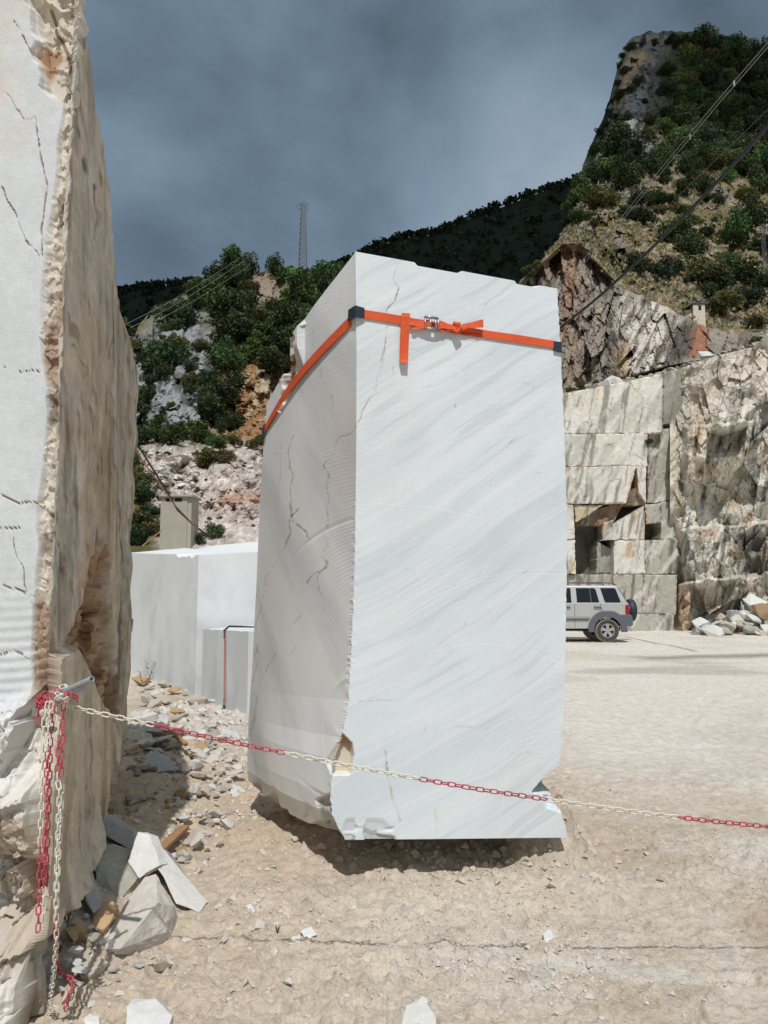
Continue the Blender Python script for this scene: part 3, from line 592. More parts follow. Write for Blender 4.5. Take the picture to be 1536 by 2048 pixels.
c = mixc(c, L(186, 164, 130), soft(PX2 + 5 * noise(pyv2 * .06, 1, 1), pyv2, [(1252, 110), (1285, 100), (1290, 120), (1262, 150), (1250, 200), (1232, 215), (1240, 160)], 8) * cg)
c = mixc(c, L(150, 154, 156), soft(PX2, pyv2, [(1262, 170), (1285, 190), (1280, 225), (1240, 258), (1255, 205)], 10) * .7)
right_hill = link('hillside', npmesh('hillside', V, quads(V.shape[0], V.shape[1]), c, False), M['hill']); right_hill['kind'] = 'structure'
TERR = {'R': (PX.ravel(), pyv.ravel(), V[:-1].reshape(-1, 3))}
# ---- upper cliff behind the ledge
cols = np.concatenate([np.linspace(985, 1545, 260), np.linspace(1545, 2000, 30)[1:]]); t = np.linspace(0, 1, 150)[:, None]
by = ledge_y(cols)[None]; pyv = (by + 10) * (1 - t) + (foot_y(cols)[None] - 2) * t; PX = np.broadcast_to(cols[None], pyv.shape)
Yv = np.where(t < .03, 33.5 + 22 * t / .03, 56 + 18.6 * t ** 1.1)
fold = 6 * ss(1210, 1250, PX) - 3.5 * ss(1360, 1400, PX)          # the white buttress steps forward of the grey wall
rgd = fbm(PX * .035 + pyv * .012, pyv * .012, 31, 5, ridged=True)
Yv = Yv - ss(.03, .1, t) * ss(1, .93, t) * (fold - 3 + 1.0 * rgd + .6 * fbm(PX * .12, pyv * .05, 3, 4) + 2.2 * facet(PX * .030, pyv * .015, 0, 1, 11) + .8 * facet(PX * .08, pyv * .035, 0, 1, 12) + .25 * facet(PX * .2, pyv * .09, 0, 1, 15))
V = P(PX, pyv + ss(.9, 1, t) * 4 * fbm(PX * .08, 1, 4, 3), Yv)
c = np.broadcast_to(L(146, 136, 124), V.shape).copy()
stv = fbm(PX * .09 + pyv * .02, pyv * .018, 41, 5)
c = mixc(c, L(92, 88, 84), ss(-.05, .35, stv) * .7); c = mixc(c, L(176, 164, 148), ss(.1, .45, fbm(PX * .13, pyv * .05, 43, 4)) * .6)
wh = soft(PX + 8 * noise(pyv * .05, PX * .04, 2), pyv, [(1236, 590), (1300, 590), (1365, 640), (1362, 690), (1330, 745), (1236, 775), (1232, 700)], 12)
c = mixc(c, L(206, 198, 186), wh * ss(-.35, .10, fbm(PX * .09 + pyv * .04, pyv * .025, 47, 4))); c = mixc(c, L(84, 76, 70), wh * ss(.2, .42, fbm(PX * .10 + pyv * .05, pyv * .03, 49, 4)) * .8)
c = mixc(c, L(168, 138, 98), soft(PX + 6 * noise(pyv * .08, 1, 1), pyv, [(1233, 700), (1258, 690), (1252, 760), (1232, 760)], 8) * .8)
c = mixc(c, L(158, 116, 92), soft(PX + 4 * noise(pyv * .1, 1, 1), pyv, [(1392, 648), (1416, 642), (1414, 712), (1376, 714), (1378, 690)], 4))
c = mixc(c, L(62, 54, 52), soft(PX, pyv, [(1345, 650), (1390, 645), (1376, 715), (1330, 735)], 9) * .75)
c = mixc(c, L(176, 118, 84), (soft(PX + 5 * noise(pyv * .06, 2, 1), pyv, [(1128, 500), (1150, 495), (1153, 560), (1142, 615), (1134, 610)], 8)) * .4)
c = mixc(c, L(158, 126, 100), ss(.05, .35, fbm(PX * .07, pyv * .015, 53, 4)) * ss(1190, 1130, PX) * .5)
c = mixc(c, L(184, 150, 116), ss(.1, .4, fbm(PX * .05, pyv * .04, 57, 4)) * ss(1470, 1500, PX) * .8)
c = mixc(c, L(104, 100, 62), ss(.0, .3, fbm(PX * .06, pyv * .06, 59, 3)) * ss(735, 770, pyv) * ss(1220, 1180, PX))
cl = link('cliff', npmesh('cliff', V, quads(V.shape[0], V.shape[1]), c, False), M['hill']); cl['kind'] = 'structure'
TERR['C'] = (PX.ravel(), pyv.ravel(), V.reshape(-1, 3))
# ---- left: rocky wooded hill
top_y = interp([(-250, 560), (100, 640), (235, 668), (262, 672), (300, 622), (345, 600), (400, 575), (440, 548), (480, 540), (520, 545), (560, 535), (600, 540), (650, 548), (720, 560), (800, 600), (1000, 700)])
cols = np.linspace(-250, 1000, 330); t = np.linspace(0, 1, 230)[:, None]
pyv = 1278 * (1 - t) + top_y(cols)[None] * t; PX = np.broadcast_to(cols[None], pyv.shape)
el_ = [(1278, 27), (1178, 30), (1090, 40), (960, 50), (900, 58), (870, 66), (760, 76), (660, 90), (560, 112), (500, 122)]
Yv = np.interp(-pyv, [-e[0] for e in el_], [e[1] for e in el_])
crg = fbm(PX * .018, pyv * .012, 5, 5, ridged=True)
Yv = Yv + ss(1090, 1000, pyv) * (3.0 * crg + 1.6 * fbm(PX * .05, pyv * .05, 9, 4) + 5 * fbm(PX * .008, pyv * .006, 2, 2) + (2.6 * facet(PX * .03, pyv * .02, 0, 1, 13) + .7 * facet(PX * .09, pyv * .05, 0, 1, 14)) * ss(940, 850, pyv) + .35 * facet(PX * .12, pyv * .16, 0, 1, 16))
V = P(PX, pyv, Yv); V = np.concatenate([V, (V[-1] + np.array([0, 40, -18.]))[None]], 0)
PX2 = np.concatenate([PX, PX[-1:]], 0); pyv2 = np.concatenate([pyv, pyv[-1:]], 0)
c = np.broadcast_to(L(112, 104, 72), V.shape).copy()
rk = soft(PX2 + 12 * noise(pyv2 * .04, PX2 * .03, 2), pyv2, [(262, 700), (330, 610), (400, 600), (425, 680), (420, 850), (340, 880), (266, 850)], 18)
c = mixc(c, L(146, 148, 148), rk); c = mixc(c, L(90, 90, 88), rk * ss(.05, .35, fbm(PX2 * .05, pyv2 * .025, 63, 4)) * .9)
rk = soft(PX2 + 8 * noise(pyv2 * .05, PX2 * .04, 2), pyv2, [(500, 545), (525, 530), (570, 560), (575, 600), (540, 640), (505, 620)], 10); c = mixc(c, L(146, 132, 116), rk)
rk = soft(PX2 + 9 * noise(pyv2 * .05, PX2 * .03, 2), pyv2, [(455, 690), (520, 720), (560, 800), (540, 905), (420, 900), (440, 800)], 16)
c = mixc(c, L(150, 116, 84), rk); c = mixc(c, L(186, 168, 140), rk * ss(0, .3, fbm(PX2 * .06 + pyv2 * .04, pyv2 * .03, 67, 4))); c = mixc(c, L(134, 86, 54), rk * ss(.1, .4, fbm(PX2 * .05 + pyv2 * .03, pyv2 * .012, 69, 4)))
rk = ss(875, 915, pyv2 + 14 * noise(PX2 * .05, 1, 1)) * ss(262, 300, PX2 - .0 * pyv2 + ss(960, 1050, pyv2) * -30)
c = mixc(c, L(186, 174, 164), rk); c = mixc(c, L(136, 128, 120), rk * ss(.18, .45, fbm(PX2 * .10, pyv2 * .14, 73, 4)) * .8); c = mixc(c, L(222, 216, 210), rk * ss(.15, .4, fbm(PX2 * .16, pyv2 * .22, 75, 3)) * .8)
c = mixc(c, L(170, 120, 86), rk * soft(PX2, pyv2, [(440, 985), (520, 985), (530, 1010), (440, 1012)], 12) * .6)
c = mixc(c, L(92, 88, 52), ss(1000, 1060, pyv2) * ss(335, 290, PX2) * .8)
left_hill = link('hill', npmesh('hill', V, quads(V.shape[0], V.shape[1]), c, False), M['hill']); left_hill['kind'] = 'structure'
TERR['L'] = (PX.ravel(), pyv.ravel(), V[:-1].reshape(-1, 3))
# ---- far wooded mountain, under the cloud
far_y = interp([(-400, 520), (0, 560), (235, 585), (290, 578), (340, 572), (400, 568), (520, 560), (650, 545), (720, 512), (760, 492), (800, 478), (870, 470), (960, 430), (1010, 412), (1080, 385), (1150, 365), (1250, 330), (1450, 300), (1800, 280)])
cols = np.linspace(-400, 1800, 260); t = np.linspace(0, 1, 60)[:, None]
pyv = 1000 * (1 - t) + far_y(cols)[None] * t; PX = np.broadcast_to(cols[None], pyv.shape)
Yv = 300 + 170 * t + 18 * fbm(PX * .012, pyv * .01, 3, 4); V = P(PX, pyv, Yv); V = np.concatenate([V, (V[-1] + np.array([0, 150, -80.]))[None]], 0)
fm = link('mountain', npmesh('mountain', V, quads(V.shape[0], V.shape[1])), M['far']); fm['kind'] = 'structure'
FARV = V[:-1]

def terr(px, py, key):
    X_, Y_, V_ = TERR[key]; k = int(np.argmin((X_ - px) ** 2 + (Y_ - py) ** 2)); return V_[k]

# ---- unseen cloud, added overhead to cast shade on the mountain and the crag
th = np.linspace(0, math.pi, 25)[:, None]; ph = np.linspace(0, 2 * math.pi, 61)[:-1][None]
ux, uy, uz = np.sin(th) * np.cos(ph), np.sin(th) * np.sin(ph), np.cos(th) + 0 * ph
rad = 1 + .10 * fbm(ux * 3, uy * 3, uz * 3, 4)
V = np.stack([70 + 560 * ux * rad, 130 + 240 * uy * rad, 520 + 26 * uz * (1 + .8 * fbm(ux * 5, uy * 5, uz, 3))], -1)
cloud = link('cloud', npmesh('cloud', V, quads(25, 60, True), None, True), M['cloud']); cloud['kind'] = 'structure'

# ================================================================== THE QUARRIED WALL
qw = empty('quarry_face', tuple(P(1300, 1270, 31.0)))
tag(qw, 'stepped quarry face of sawn pale stone courses behind the parked car', 'quarry wall')
WY = 31.0
def wall_colour(PX, PY, tone, sd):
    tones = {'pale': (221, 216, 203), 'grey': (182, 176, 161), 'brown': (168, 148, 118), 'tan': (206, 184, 148), 'dim': (150, 146, 134), 'rust': (142, 118, 100)}
    c = np.broadcast_to(L(*tones[tone]), PX.shape + (3,)).copy()
    k = {'pale': 1.0, 'grey': 1.2, 'brown': 1.2, 'tan': 1, 'dim': 1.3, 'rust': 1}[tone]
    c = mixc(c, L(176, 176, 166), ss(0, .4, fbm(PX * .05 + PY * .03, PY * .016, 2 + sd * .0, 4)) * .6)
    c = mixc(c, L(192, 154, 102), ss(.10, .42, fbm(PX * .085 + PY * .012, PY * .008, 91, 5)) * .75 * ss(-.1, .3, noise(PX * .02, PY * .03, 4)) * (tone == 'pale'))
    c = mixc(c, L(112, 104, 92), np.clip(ss(.10, .38, fbm(PX * .13 + PY * .02, PY * .010, 95 + sd, 5)) * .7 * k, 0, 1))
    c = mixc(c, L(232, 230, 222), ss(.2, .45, fbm(PX * .07 + PY * .05, PY * .02, 97, 4)) * .6 * (tone in ('pale', 'grey')))
    c = mixc(c, L(70, 64, 58), ss(.36, .55, fbm(PX * .16 + PY * .04, PY * .02, 99 + sd, 4)) * .55)
    return c
def panel(poly, dep, tone, sd, thick=1.3, rough=.05, name='stone_course'):
    """one sawn bench of the face: px outline (tl, tr, br, bl), set back by dep metres"""
    g_ = .45; (x0, y0), (x1, y1), (x2, y2), (x3, y3) = [(q[0] + g_ * a, q[1] + g_ * b) for q, (a, b) in zip(poly, ((-1, -1), (1, -1), (1, 1), (-1, 1)))]
    nx = max(6, int(max(x1 - x0, x2 - x3) / 2.6)); ny = max(6, int(max(y3 - y0, y2 - y1) / 2.6))
    u = np.linspace(0, 1, nx)[None]; v = np.linspace(0, 1, ny)[:, None]
    PX = (x0 * (1 - u) + x1 * u) * (1 - v) + (x3 * (1 - u) + x2 * u) * v; PY = (y0 * (1 - u) + y1 * u) * (1 - v) + (y3 * (1 - u) + y2 * u) * v
    eg = np.minimum(np.minimum(u, 1 - u) * (x1 - x0), np.minimum(v, 1 - v) * (y3 - y0)); 
    PXj = PX + .9 * noise(PY * .12, PX * .12, sd) ; PYj = PY + .9 * noise(PX * .12, PY * .12, sd + 3)
    Yv = WY + dep + rough * fbm(PX * .08 + PY * .03, PY * .03, sd * 3.1, 4) + .05 * ss(1.2, .0, eg) * (.3 + noise(PX * .2, PY * .2, sd)) + .02 * facet(PX * .06, PY * .03, 0, 1, sd)
    V = P(PXj, PYj, Yv); c = wall_colour(PX, PY, tone, sd)
    ring = [(0, j) for j in range(nx)] + [(i, nx - 1) for i in range(1, ny)] + [(ny - 1, j) for j in range(nx - 2, -1, -1)] + [(i, 0) for i in range(ny - 2, 0, -1)]
    idx = np.array([i * nx + j for i, j in ring]); Vb = V.reshape(-1, 3)[idx] + np.array([0, thick, 0]); m = len(ring); b = nx * ny
    side = np.array([(idx[i], b + i, b + (i + 1) % m, idx[(i + 1) % m]) for i in range(m)])
    me = npmesh(name, np.concatenate([V.reshape(-1, 3), Vb]), np.concatenate([quads(ny, nx)[:, ::-1] if False else quads(ny, nx), side]), np.concatenate([c.reshape(-1, 3), c.reshape(-1, 3)[idx] * .9]))
    return link(name, me, M['wall'], qw)
courses = [
    ([(1040, 806), (1325, 748), (1325, 866), (1040, 868)], 0, 'pale'), ([(1326.5, 744), (1362, 738), (1362, 846), (1326.5, 848)], .45, 'dim'),
    ([(1040, 870), (1294, 867.5), (1294, 931), (1040, 933)], -.05, 'pale'), ([(1040, 934.5), (1272, 932.5), (1252, 1006), (1040, 1008)], -.08, 'pale'),
    ([(1274, 932.5), (1292, 932), (1291, 1004), (1278, 985)], -.06, 'pale'),
    ([(1297, 862), (1340, 856), (1343, 1001), (1295, 1006)], .35, 'grey'), ([(1041, 1009.5), (1146, 1009.5), (1149, 1078), (1041, 1079)], -.10, 'pale'),
    ([(1149, 1010), (1206, 1010), (1176, 1030), (1152, 1044)], .0, 'tan'), ([(1041, 1080.5), (1149, 1080.5), (1151, 1147), (1041, 1147)], -.12, 'pale'),
    ([(1228, 1048), (1288, 1012), (1289, 1079), (1208, 1079)], -.06, 'pale'), ([(1228, 1081), (1289, 1081), (1289, 1147), (1228, 1148)], -.08, 'pale'),
    ([(1195, 1084), (1226, 1100), (1226, 1147), (1193, 1147)], .35, 'dim'), ([(1291, 1010), (1321, 1006), (1321, 1045), (1292, 1046)], .1, 'grey'),
    ([(1322.5, 1005), (1345, 1002), (1347, 1077), (1322.5, 1078)], .2, 'grey'), ([(1290.5, 1081), (1354, 1079), (1354, 1147), (1290.5, 1148)], .08, 'grey'),
    ([(1041, 1149), (1226, 1149), (1226, 1224), (1041, 1224)], .0, 'grey'), ([(1227.5, 1149.5), (1286, 1149.5), (1284, 1227), (1227.5, 1225)], -.15, 'grey'),
    ([(1287.5, 1149.5), (1354, 1149.5), (1351, 1229), (1285.5, 1227)], -.12, 'grey'), ([(1041, 1225.5), (1262, 1226), (1262, 1274), (1041, 1274)], -.35, 'grey'),
    ([(1263.5, 1227.5), (1348, 1230.5), (1346, 1274), (1263.5, 1274)], -.38, 'grey')]
for i, (pl, dep, tone) in enumerate(courses): panel(pl, dep, tone, i + 1)
# broken rusty hollow over the openings
panel([(1160, 1030), (1250, 1000), (1222, 1052), (1150, 1050)], .35, 'rust', 40, .8, .25, 'broken_rock'); panel([(1244, 985), (1292, 968), (1292, 1010), (1240, 1012)], .22, 'rust', 41, .8, .2, 'broken_rock')
panel([(1206, 1046), (1228, 1040), (1212, 1078), (1205, 1078)], .15, 'tan', 42, .8, .1, 'broken_rock')
# solid rock behind, closing the openings
bkx = np.linspace(1000, 1420, 30)[None]; bkz = np.linspace(735, 1300, 40)[:, None]
PX = bkx + 0 * bkz; PY = bkz + 0 * bkx; PY = np.maximum(PY, 822 - .205 * (PX - 1000))
V = P(PX, PY, WY + 1.55 + .15 * fbm(PX * .05, PY * .05, 3, 3) - .35 * ss(1205, 1195, PX) * 0)
link('backing_rock', npmesh('backing_rock', V, quads(40, 30), wall_colour(PX, PY, 'dim', 5) * .8), M['wall'], qw)
# rough unsawn rock to the right, streaked black and white
cols = np.concatenate([np.linspace(1340, 1545, 150), np.linspace(1545, 1900, 50)[1:]]); t = np.linspace(0, 1, 250)[:, None]
tp = interp([(1340, 742), (1362, 736), (1420, 715), (1480, 700), (1536, 688), (1900, 640)])(cols)[None]
pyv = tp * (1 - t) + 1280 * t; PX = np.broadcast_to(cols[None], pyv.shape)
blkn = fbm(PX * .022, pyv * .016, 83, 4, ridged=True)
Yv = WY + .2 + 1.0 * fbm(PX * .012, pyv * .010, 81, 3) - .15 * blkn * ss(1345, 1375, PX) - (.50 * facet(PX * .019, pyv * .010, 0, 1, 21) + .16 * facet(PX * .05, pyv * .03, 0, 1, 22) + .05 * facet(PX * .16, pyv * .10, 0, 1, 24)) * ss(1342, 1365, PX) + .25 * fbm(PX * .07 + pyv * .03, pyv * .035, 85, 4)
Yv = Yv + 1.2 * ss(835, 850, pyv) * ss(880, 868, pyv) * ss(1365, 1380, PX) * ss(1420, 1400, PX) * 0
for (x0, x1, y0, dp) in [(1362, 1900, 1060, .9), (1350, 1900, 1165, .7), (1365, 1510, 855, .8)]:
    yl = y0 - (PX - x0) * .10 + 4 * noise(PX * .06, 1, y0); Yv = Yv - dp * ss(-3, 3, pyv - yl) * ss(x0 - 4, x0 + 12, PX) * ss(x1 + 10, x1 - 10, PX) * ss(160, 60, pyv - yl)
ov = soft(PX + 6 * noise(pyv * .05, PX * .05, 2), pyv, [(1420, 862), (1445, 830), (1505, 815), (1490, 850), (1440, 868)], 6); Yv = Yv - 1.3 * ov
hl = soft(PX + 5 * noise(pyv * .05, PX * .05, 2), pyv, [(1425, 868), (1490, 855), (1480, 905), (1425, 910)], 8); Yv = Yv + .4 * hl
hl2 = soft(PX, pyv, [(1482, 1075), (1510, 1058), (1528, 1080), (1520, 1150), (1480, 1150)], 8); Yv = Yv + .5 * hl2
hl3 = soft(PX + 6 * noise(pyv * .05, PX * .05, 2), pyv, [(1385, 1175), (1470, 1165), (1440, 1215), (1395, 1230)], 8); Yv = Yv + .7 * hl3
V = P(PX, pyv, Yv)
c = wall_colour(PX, pyv, 'pale', 7)
c = mixc(c, L(170, 164, 148), ss(-.1, .3, fbm(PX * .03, pyv * .02, 113, 4)) * .7)
bs = ss(-.02, .22, fbm(PX * .11 + pyv * .02, pyv * .010, 101, 4)) * ss(.0, .3, fbm(PX * .02, pyv * .014, 103, 3) + .12 + .2 * ss(1420, 1480, PX)) * ss(800, 860, pyv)
c = mixc(c, L(84, 82, 80), bs * .75); c = mixc(c, L(206, 200, 190), ss(.16, .4, fbm(PX * .06, pyv * .05, 105, 4)) * .7)
c = mixc(c, L(190, 164, 138), ss(.05, .35, fbm(PX * .03, pyv * .03, 107, 4)) * .5 * ss(1345, 1400, PX)); c = mixc(c, L(214, 200, 178), soft(PX + 6 * noise(pyv * .06, 3, 1), pyv, [(1340, 860), (1352, 860), (1358, 1000), (1366, 1160), (1350, 1165), (1346, 1000)], 5) * .7)
c = mixc(c, L(52, 48, 46), hl * .5); c = mixc(c, L(98, 98, 94), hl2 * .7); c = mixc(c, L(192, 162, 130), soft(PX, pyv, [(1352, 1165), (1378, 1165), (1384, 1265), (1350, 1268)], 6) * .7)
c = mixc(c, L(212, 204, 194), ss(850, 800, pyv + 8 * noise(PX * .05, 1, 7)) * ss(1360, 1372, PX) * ss(-.4, .2, fbm(PX * .05, pyv * .10, 109, 4)) * .7)
link('rough_face', npmesh('rough_face', V, quads(V.shape[0], V.shape[1]), c), M['wall'], qw)

# ================================================================== OTHER SAWN BLOCKS
def sawn_block(name, corners, zt, label, cat, tint, sd, nside=(60, 60, 12, 12), nr=70):
    """corners: four (x, y) round the plan, zt: their top heights"""
    ring, zz = [], []
    for i in range(4):
        a_, b_ = np.array(corners[i]), np.array(corners[(i + 1) % 4]); n = nside[i]
        for k in range(n): ring.append(a_ + (b_ - a_) * k / n); zz.append(zt[i] + (zt[(i + 1) % 4] - zt[i]) * k / n)
    ring = np.array(ring); zz = np.array(zz); v = np.linspace(1, 0, nr)[:, None]
    Z = -.15 + v * (zz[None] + .15); V = np.stack([np.broadcast_to(ring[None, :, 0], Z.shape), np.broadcast_to(ring[None, :, 1], Z.shape), Z], -1).copy()
    x, y = V[..., 0], V[..., 1]
    V[..., 1] += .012 * fbm(x * 1.5, y * 1.5, Z * 1.5, 4) + .0006 * np.sin(np.hypot(x * 1.3 + 4, Z - .4) * 60)
    V[:3, :, 2] -= (np.array([1, .6, .2])[:, None] * .05 * ss(.25, .5, fbm(ring[:, 0] * 2.5, ring[:, 1] * 2.5, sd, 3))[None])
    c = np.broadcast_to(L(*tint), V.shape).copy()
    c = mixc(c, L(206, 210, 212), ss(0, .4, fbm(x * .9, y * .9 + Z * .5, Z * .6 + sd, 4)) * .7); c = mixc(c, L(240, 240, 238), ss(.1, .4, fbm(x * 2, y * 2, Z * 2 + sd, 4)) * .5)
    m = V.shape[1]; cen = np.array([V[0].mean(0), V[-1].mean(0)]); b = nr * m
    tri = [(j, b, (j + 1) % m) for j in range(m)] + [((nr - 1) * m + j, (nr - 1) * m + (j + 1) % m, b + 1) for j in range(m)]
    o = link(name, tri_quad_mesh(name, np.concatenate([V.reshape(-1, 3), cen]), quads(nr, m, True), np.array(tri), np.concatenate([c.reshape(-1, 3), np.tile(L(*tint), (2, 1))])), M['marble'])
    return tag(o, label, cat)
A_ = P(255, 1106, 16.1); B_ = P(397, 1110, 11.9); Cc = P(600, 1100, 13.0); D_ = P(520, 1083, 17.4)
sawn_block('marble_block', [A_[:2], B_[:2], Cc[:2], D_[:2]], [A_[2], B_[2], Cc[2], D_[2]], 'broad low white marble block behind the upright one, in front of the concrete hut', 'marble block', (232, 233, 232), 3)
E_ = P(406, 1258, 11.75); G_ = P(497, 1263, 9.2); H_ = P(640, 1256, 10.0); I_ = P(560, 1246, 12.4)
LB = sawn_block('marble_block', [E_[:2], G_[:2], H_[:2], I_[:2]], [E_[2], G_[2], H_[2], I_[2]], 'small knee-high marble block with a thin faded strap, tucked behind the upright block', 'marble block', (222, 224, 224), 9)
def lower_pt(px_, z, off):
    a_ = (px_ - 406) / 91.0; p = E_[:2] + (G_[:2] - E_[:2]) * a_; n = np.array([-(E_[1] - G_[1]), -(G_[0] - E_[0])]); n = n / np.hypot(*n); return np.array([p[0] + n[0] * off, p[1] + n[1] * off, z])
st2 = empty('lashing_strap', tuple(lower_pt(457, 0.1, .02))); tag(st2, 'thin faded red strap running down the small block behind the upright one', 'strap')
w_ = .028; mb = MB(); zt_ = E_[2] + (G_[2] - E_[2]) * .56
mb.prism([lower_pt(456.2, zt_ + .01, .012), lower_pt(458.2, zt_ + .01, .012), lower_pt(461.5, .12, .022), lower_pt(459.5, .12, .022)], (-.004, -.004, 0)).build('strap_band', M['strap_old'], st2)
mb = MB(); p = lower_pt(457.5, zt_, .02); q = lower_pt(459, zt_ + .03, -.25); mb.tube([p + [0, 0, -.10], p + [0, 0, .0], p + [.05, .05, .05], q + [.14, 0, .01]], [.012, .016, .016, .010], 6).build('corner_protector', M['rubber'], st2, True)
mb = MB(); p = lower_pt(460.5, .10, .025); mb.tube([p + [0, 0, .08], p, p + [.0, -.01, -.08]], .014, 6).build('corner_protector', M['rubber'], st2, True)

# ================================================================== ORANGE STRAP ROUND THE UPRIGHT BLOCK
so = empty('lashing_strap', tuple(on_front(905, 652, .01))); tag(so, 'bright orange webbing strap with a steel buckle round the upright marble block', 'strap')
def band(pts, name, mat, th=.004, parent=so):
    """pts: list of (upper point, lower point, normal)"""
    V = []; n = len(pts)
    for (a_, b_, nn_) in pts:
        a_, b_, nn_ = np.array(a_), np.array(b_), np.array(nn_); V += [a_, b_, b_ - nn_ * th, a_ - nn_ * th]
    Fs = []
    for i in range(n - 1):
        for k in range(4): Fs.append((i * 4 + k, i * 4 + (k + 1) % 4, (i + 1) * 4 + (k + 1) % 4, (i + 1) * 4 + k))
    Fs += [(0, 3, 2, 1), tuple((n - 1) * 4 + k for k in range(4))]
    o = MB().add(V, Fs).build(name, mat, parent); return o
def fl(x): return 620 + (x - 726) * (682 - 620) / (1106 - 726)   # top line of the band on the lit face
pts = []
for x in np.linspace(726, 1108, 40):
    y = fl(x) + 2.5 * math.sin((x - 726) / 382 * math.pi) * .6; pts.append((on_front(x, y, .011 + .003 * math.sin(x * .05)), on_front(x, y + 17 - 2 * (x - 726) / 382, .011), nF))
band(pts, 'strap_band', M['strap'])
ua, ub, la, lb_ = left_pt(704, 630), left_pt(529, 853), left_pt(704, 652), left_pt(529, 869); pts = []
for k in np.linspace(0, 1, 50):
    o_ = nL * (.010 + .052 * math.sin(math.pi * k) ** 1.1); pts.append((ua + (ub - ua) * k + o_, la + (lb_ - la) * k + o_, nL))
band(pts, 'strap_band', M['strap'])
# corner protectors
mb = MB(); pr = [left_pt(703, 622, .022), left_pt(703, 642, .02)]; 
rowp = [(left_pt(702, 621, .020), left_pt(702, 643, .020)), (on_front(712, 615, .03) + nL * .012, on_front(712, 638, .03) + nL * .012), (on_front(727, 618, .018), on_front(727, 638, .018))]
band([(a_, b_, nF * .6 + nL * .5) for a_, b_ in rowp], 'corner_protector', M['rubber'], .008)
rowp = [(on_front(1106, 684, .017), on_front(1106, 703, .017)), (on_front(1121, 686, .018), on_front(1121, 706, .018)), (on_front(1123, 687, -.06), on_front(1123, 706, -.06))]
band([(a_, b_, nF) for a_, b_ in rowp], 'corner_protector', M['rubber'], .009)
band([(left_pt(533, 848, .02), left_pt(533, 872, .02), nL), (left_pt(527, 857, .022), left_pt(527, 880, .022), nL)], 'corner_protector', M['rubber'], .01)
# hanging tail: folds over the band, drops and curls out at the end
pts = []
prof = [(628, .020, 802, 818), (636, .026, 800, 817.5), (660, .022, 799, 816.5), (690, .018, 798, 815.5), (708, .018, 797.5, 815), (722, .022, 797, 814), (726, .030, 798, 813), (729, .042, 799, 812)]
for (y, o_, x0, x1) in prof: pts.append((on_front(x0, y, o_), on_front(x1, y + (1 if y < 640 else 0), o_ + .002), nF))
band(pts, 'strap_tail', M['strap'], .0025)
# two layers gathered into the buckle, then the knot
def gathered(x0, x1, yc0, yc1, h0, h1, o0, o1, name):
    pts = []
    for k in np.linspace(0, 1, 8):
        x = x0 + (x1 - x0) * k; h = h0 + (h1 - h0) * k; yc = yc0 + (yc1 - yc0) * k; o_ = o0 + (o1 - o0) * k + .004 * math.sin(k * 9)
        pts.append((on_front(x, yc - h / 2, o_), on_front(x, yc + h / 2, o_ + .006), nF))
    band(pts, name, M['strap'], .003)
gathered(816, 848, 650, 650, 6, 16, .018, .022, 'strap_fold'); gathered(822, 846, 661, 655, 3, 10, .02, .026, 'strap_fold')
gathered(846, 858, 650, 651, 17, 17, .026, .026, 'strap_fold'); gathered(868, 878, 653, 654, 17, 17, .026, .026, 'strap_fold')
gathered(877, 908, 652, 659, 16, 8, .026, .026, 'strap_fold'); gathered(877, 906, 661, 663, 10, 4, .020, .022, 'strap_fold')
gathered(914, 962, 657, 651, 6, 17, .030, .034, 'strap_tail')
mb = MB()
kc = on_front(910, 659, .024)
mb.tube([kc + np.array([-.018, -.012, .028]), kc + np.array([.014, -.022, .018]), kc + np.array([.022, -.016, -.012]), kc + np.array([.0, -.02, -.034]), kc + np.array([-.012, -.012, -.018]), kc + np.array([-.016, -.004, .012])], [.010, .014, .014, .014, .012, .009], 8).build('knot', M['strap'], so, True)
bk = MB()
def fr3(x, y, o_): return on_front(x, y, o_)
for (x0, y0, x1, y1) in [(846, 637, 872, 640), (846, 660, 873, 663)]:
    bk.tube([fr3(x0, y0, .030), fr3((x0 + x1) / 2, (y0 + y1) / 2, .033), fr3(x1, y1, .030)], .0075, 8)
for (x0, y0, x1, y1) in [(848, 637, 847, 661), (858, 638, 858, 662), (868, 639, 868, 663), (873, 640, 874, 664)]:
    bk.tube([fr3(x0, y0, .030), fr3(x1, y1, .030)], .0058, 8)
bk.build('buckle', M['steel'], so, True)
# faint printed letters on the band (mirror-written, as they show)
txd = bpy.data.curves.new('printed_letters', 'FONT'); txd.body = 'CORDI'; txd.size = .036; txd.extrude = .0004
tx = bpy.data.objects.new('tmp_text', txd); COL.objects.link(tx); dg = bpy.context.evaluated_depsgraph_get(); me = bpy.data.meshes.new_from_object(tx.evaluated_get(dg)); bpy.data.objects.remove(tx)
ux_ = on_front(920, 667, .0) - on_front(955, 672.5, .0); ux_ = ux_ / np.linalg.norm(ux_); o0 = on_front(957, 677, .0142)
mt = Matrix(((ux_[0], 0, nF[0], o0[0]), (ux_[1], 0, nF[1], o0[1]), (ux_[2], 1, nF[2], o0[2]), (0, 0, 0, 1))); me.transform(mt)
link('printed_letters', me, M['rubber'] if False else material('faded_black_print', base=tuple(L(150, 62, 36)), rough=.8), so)

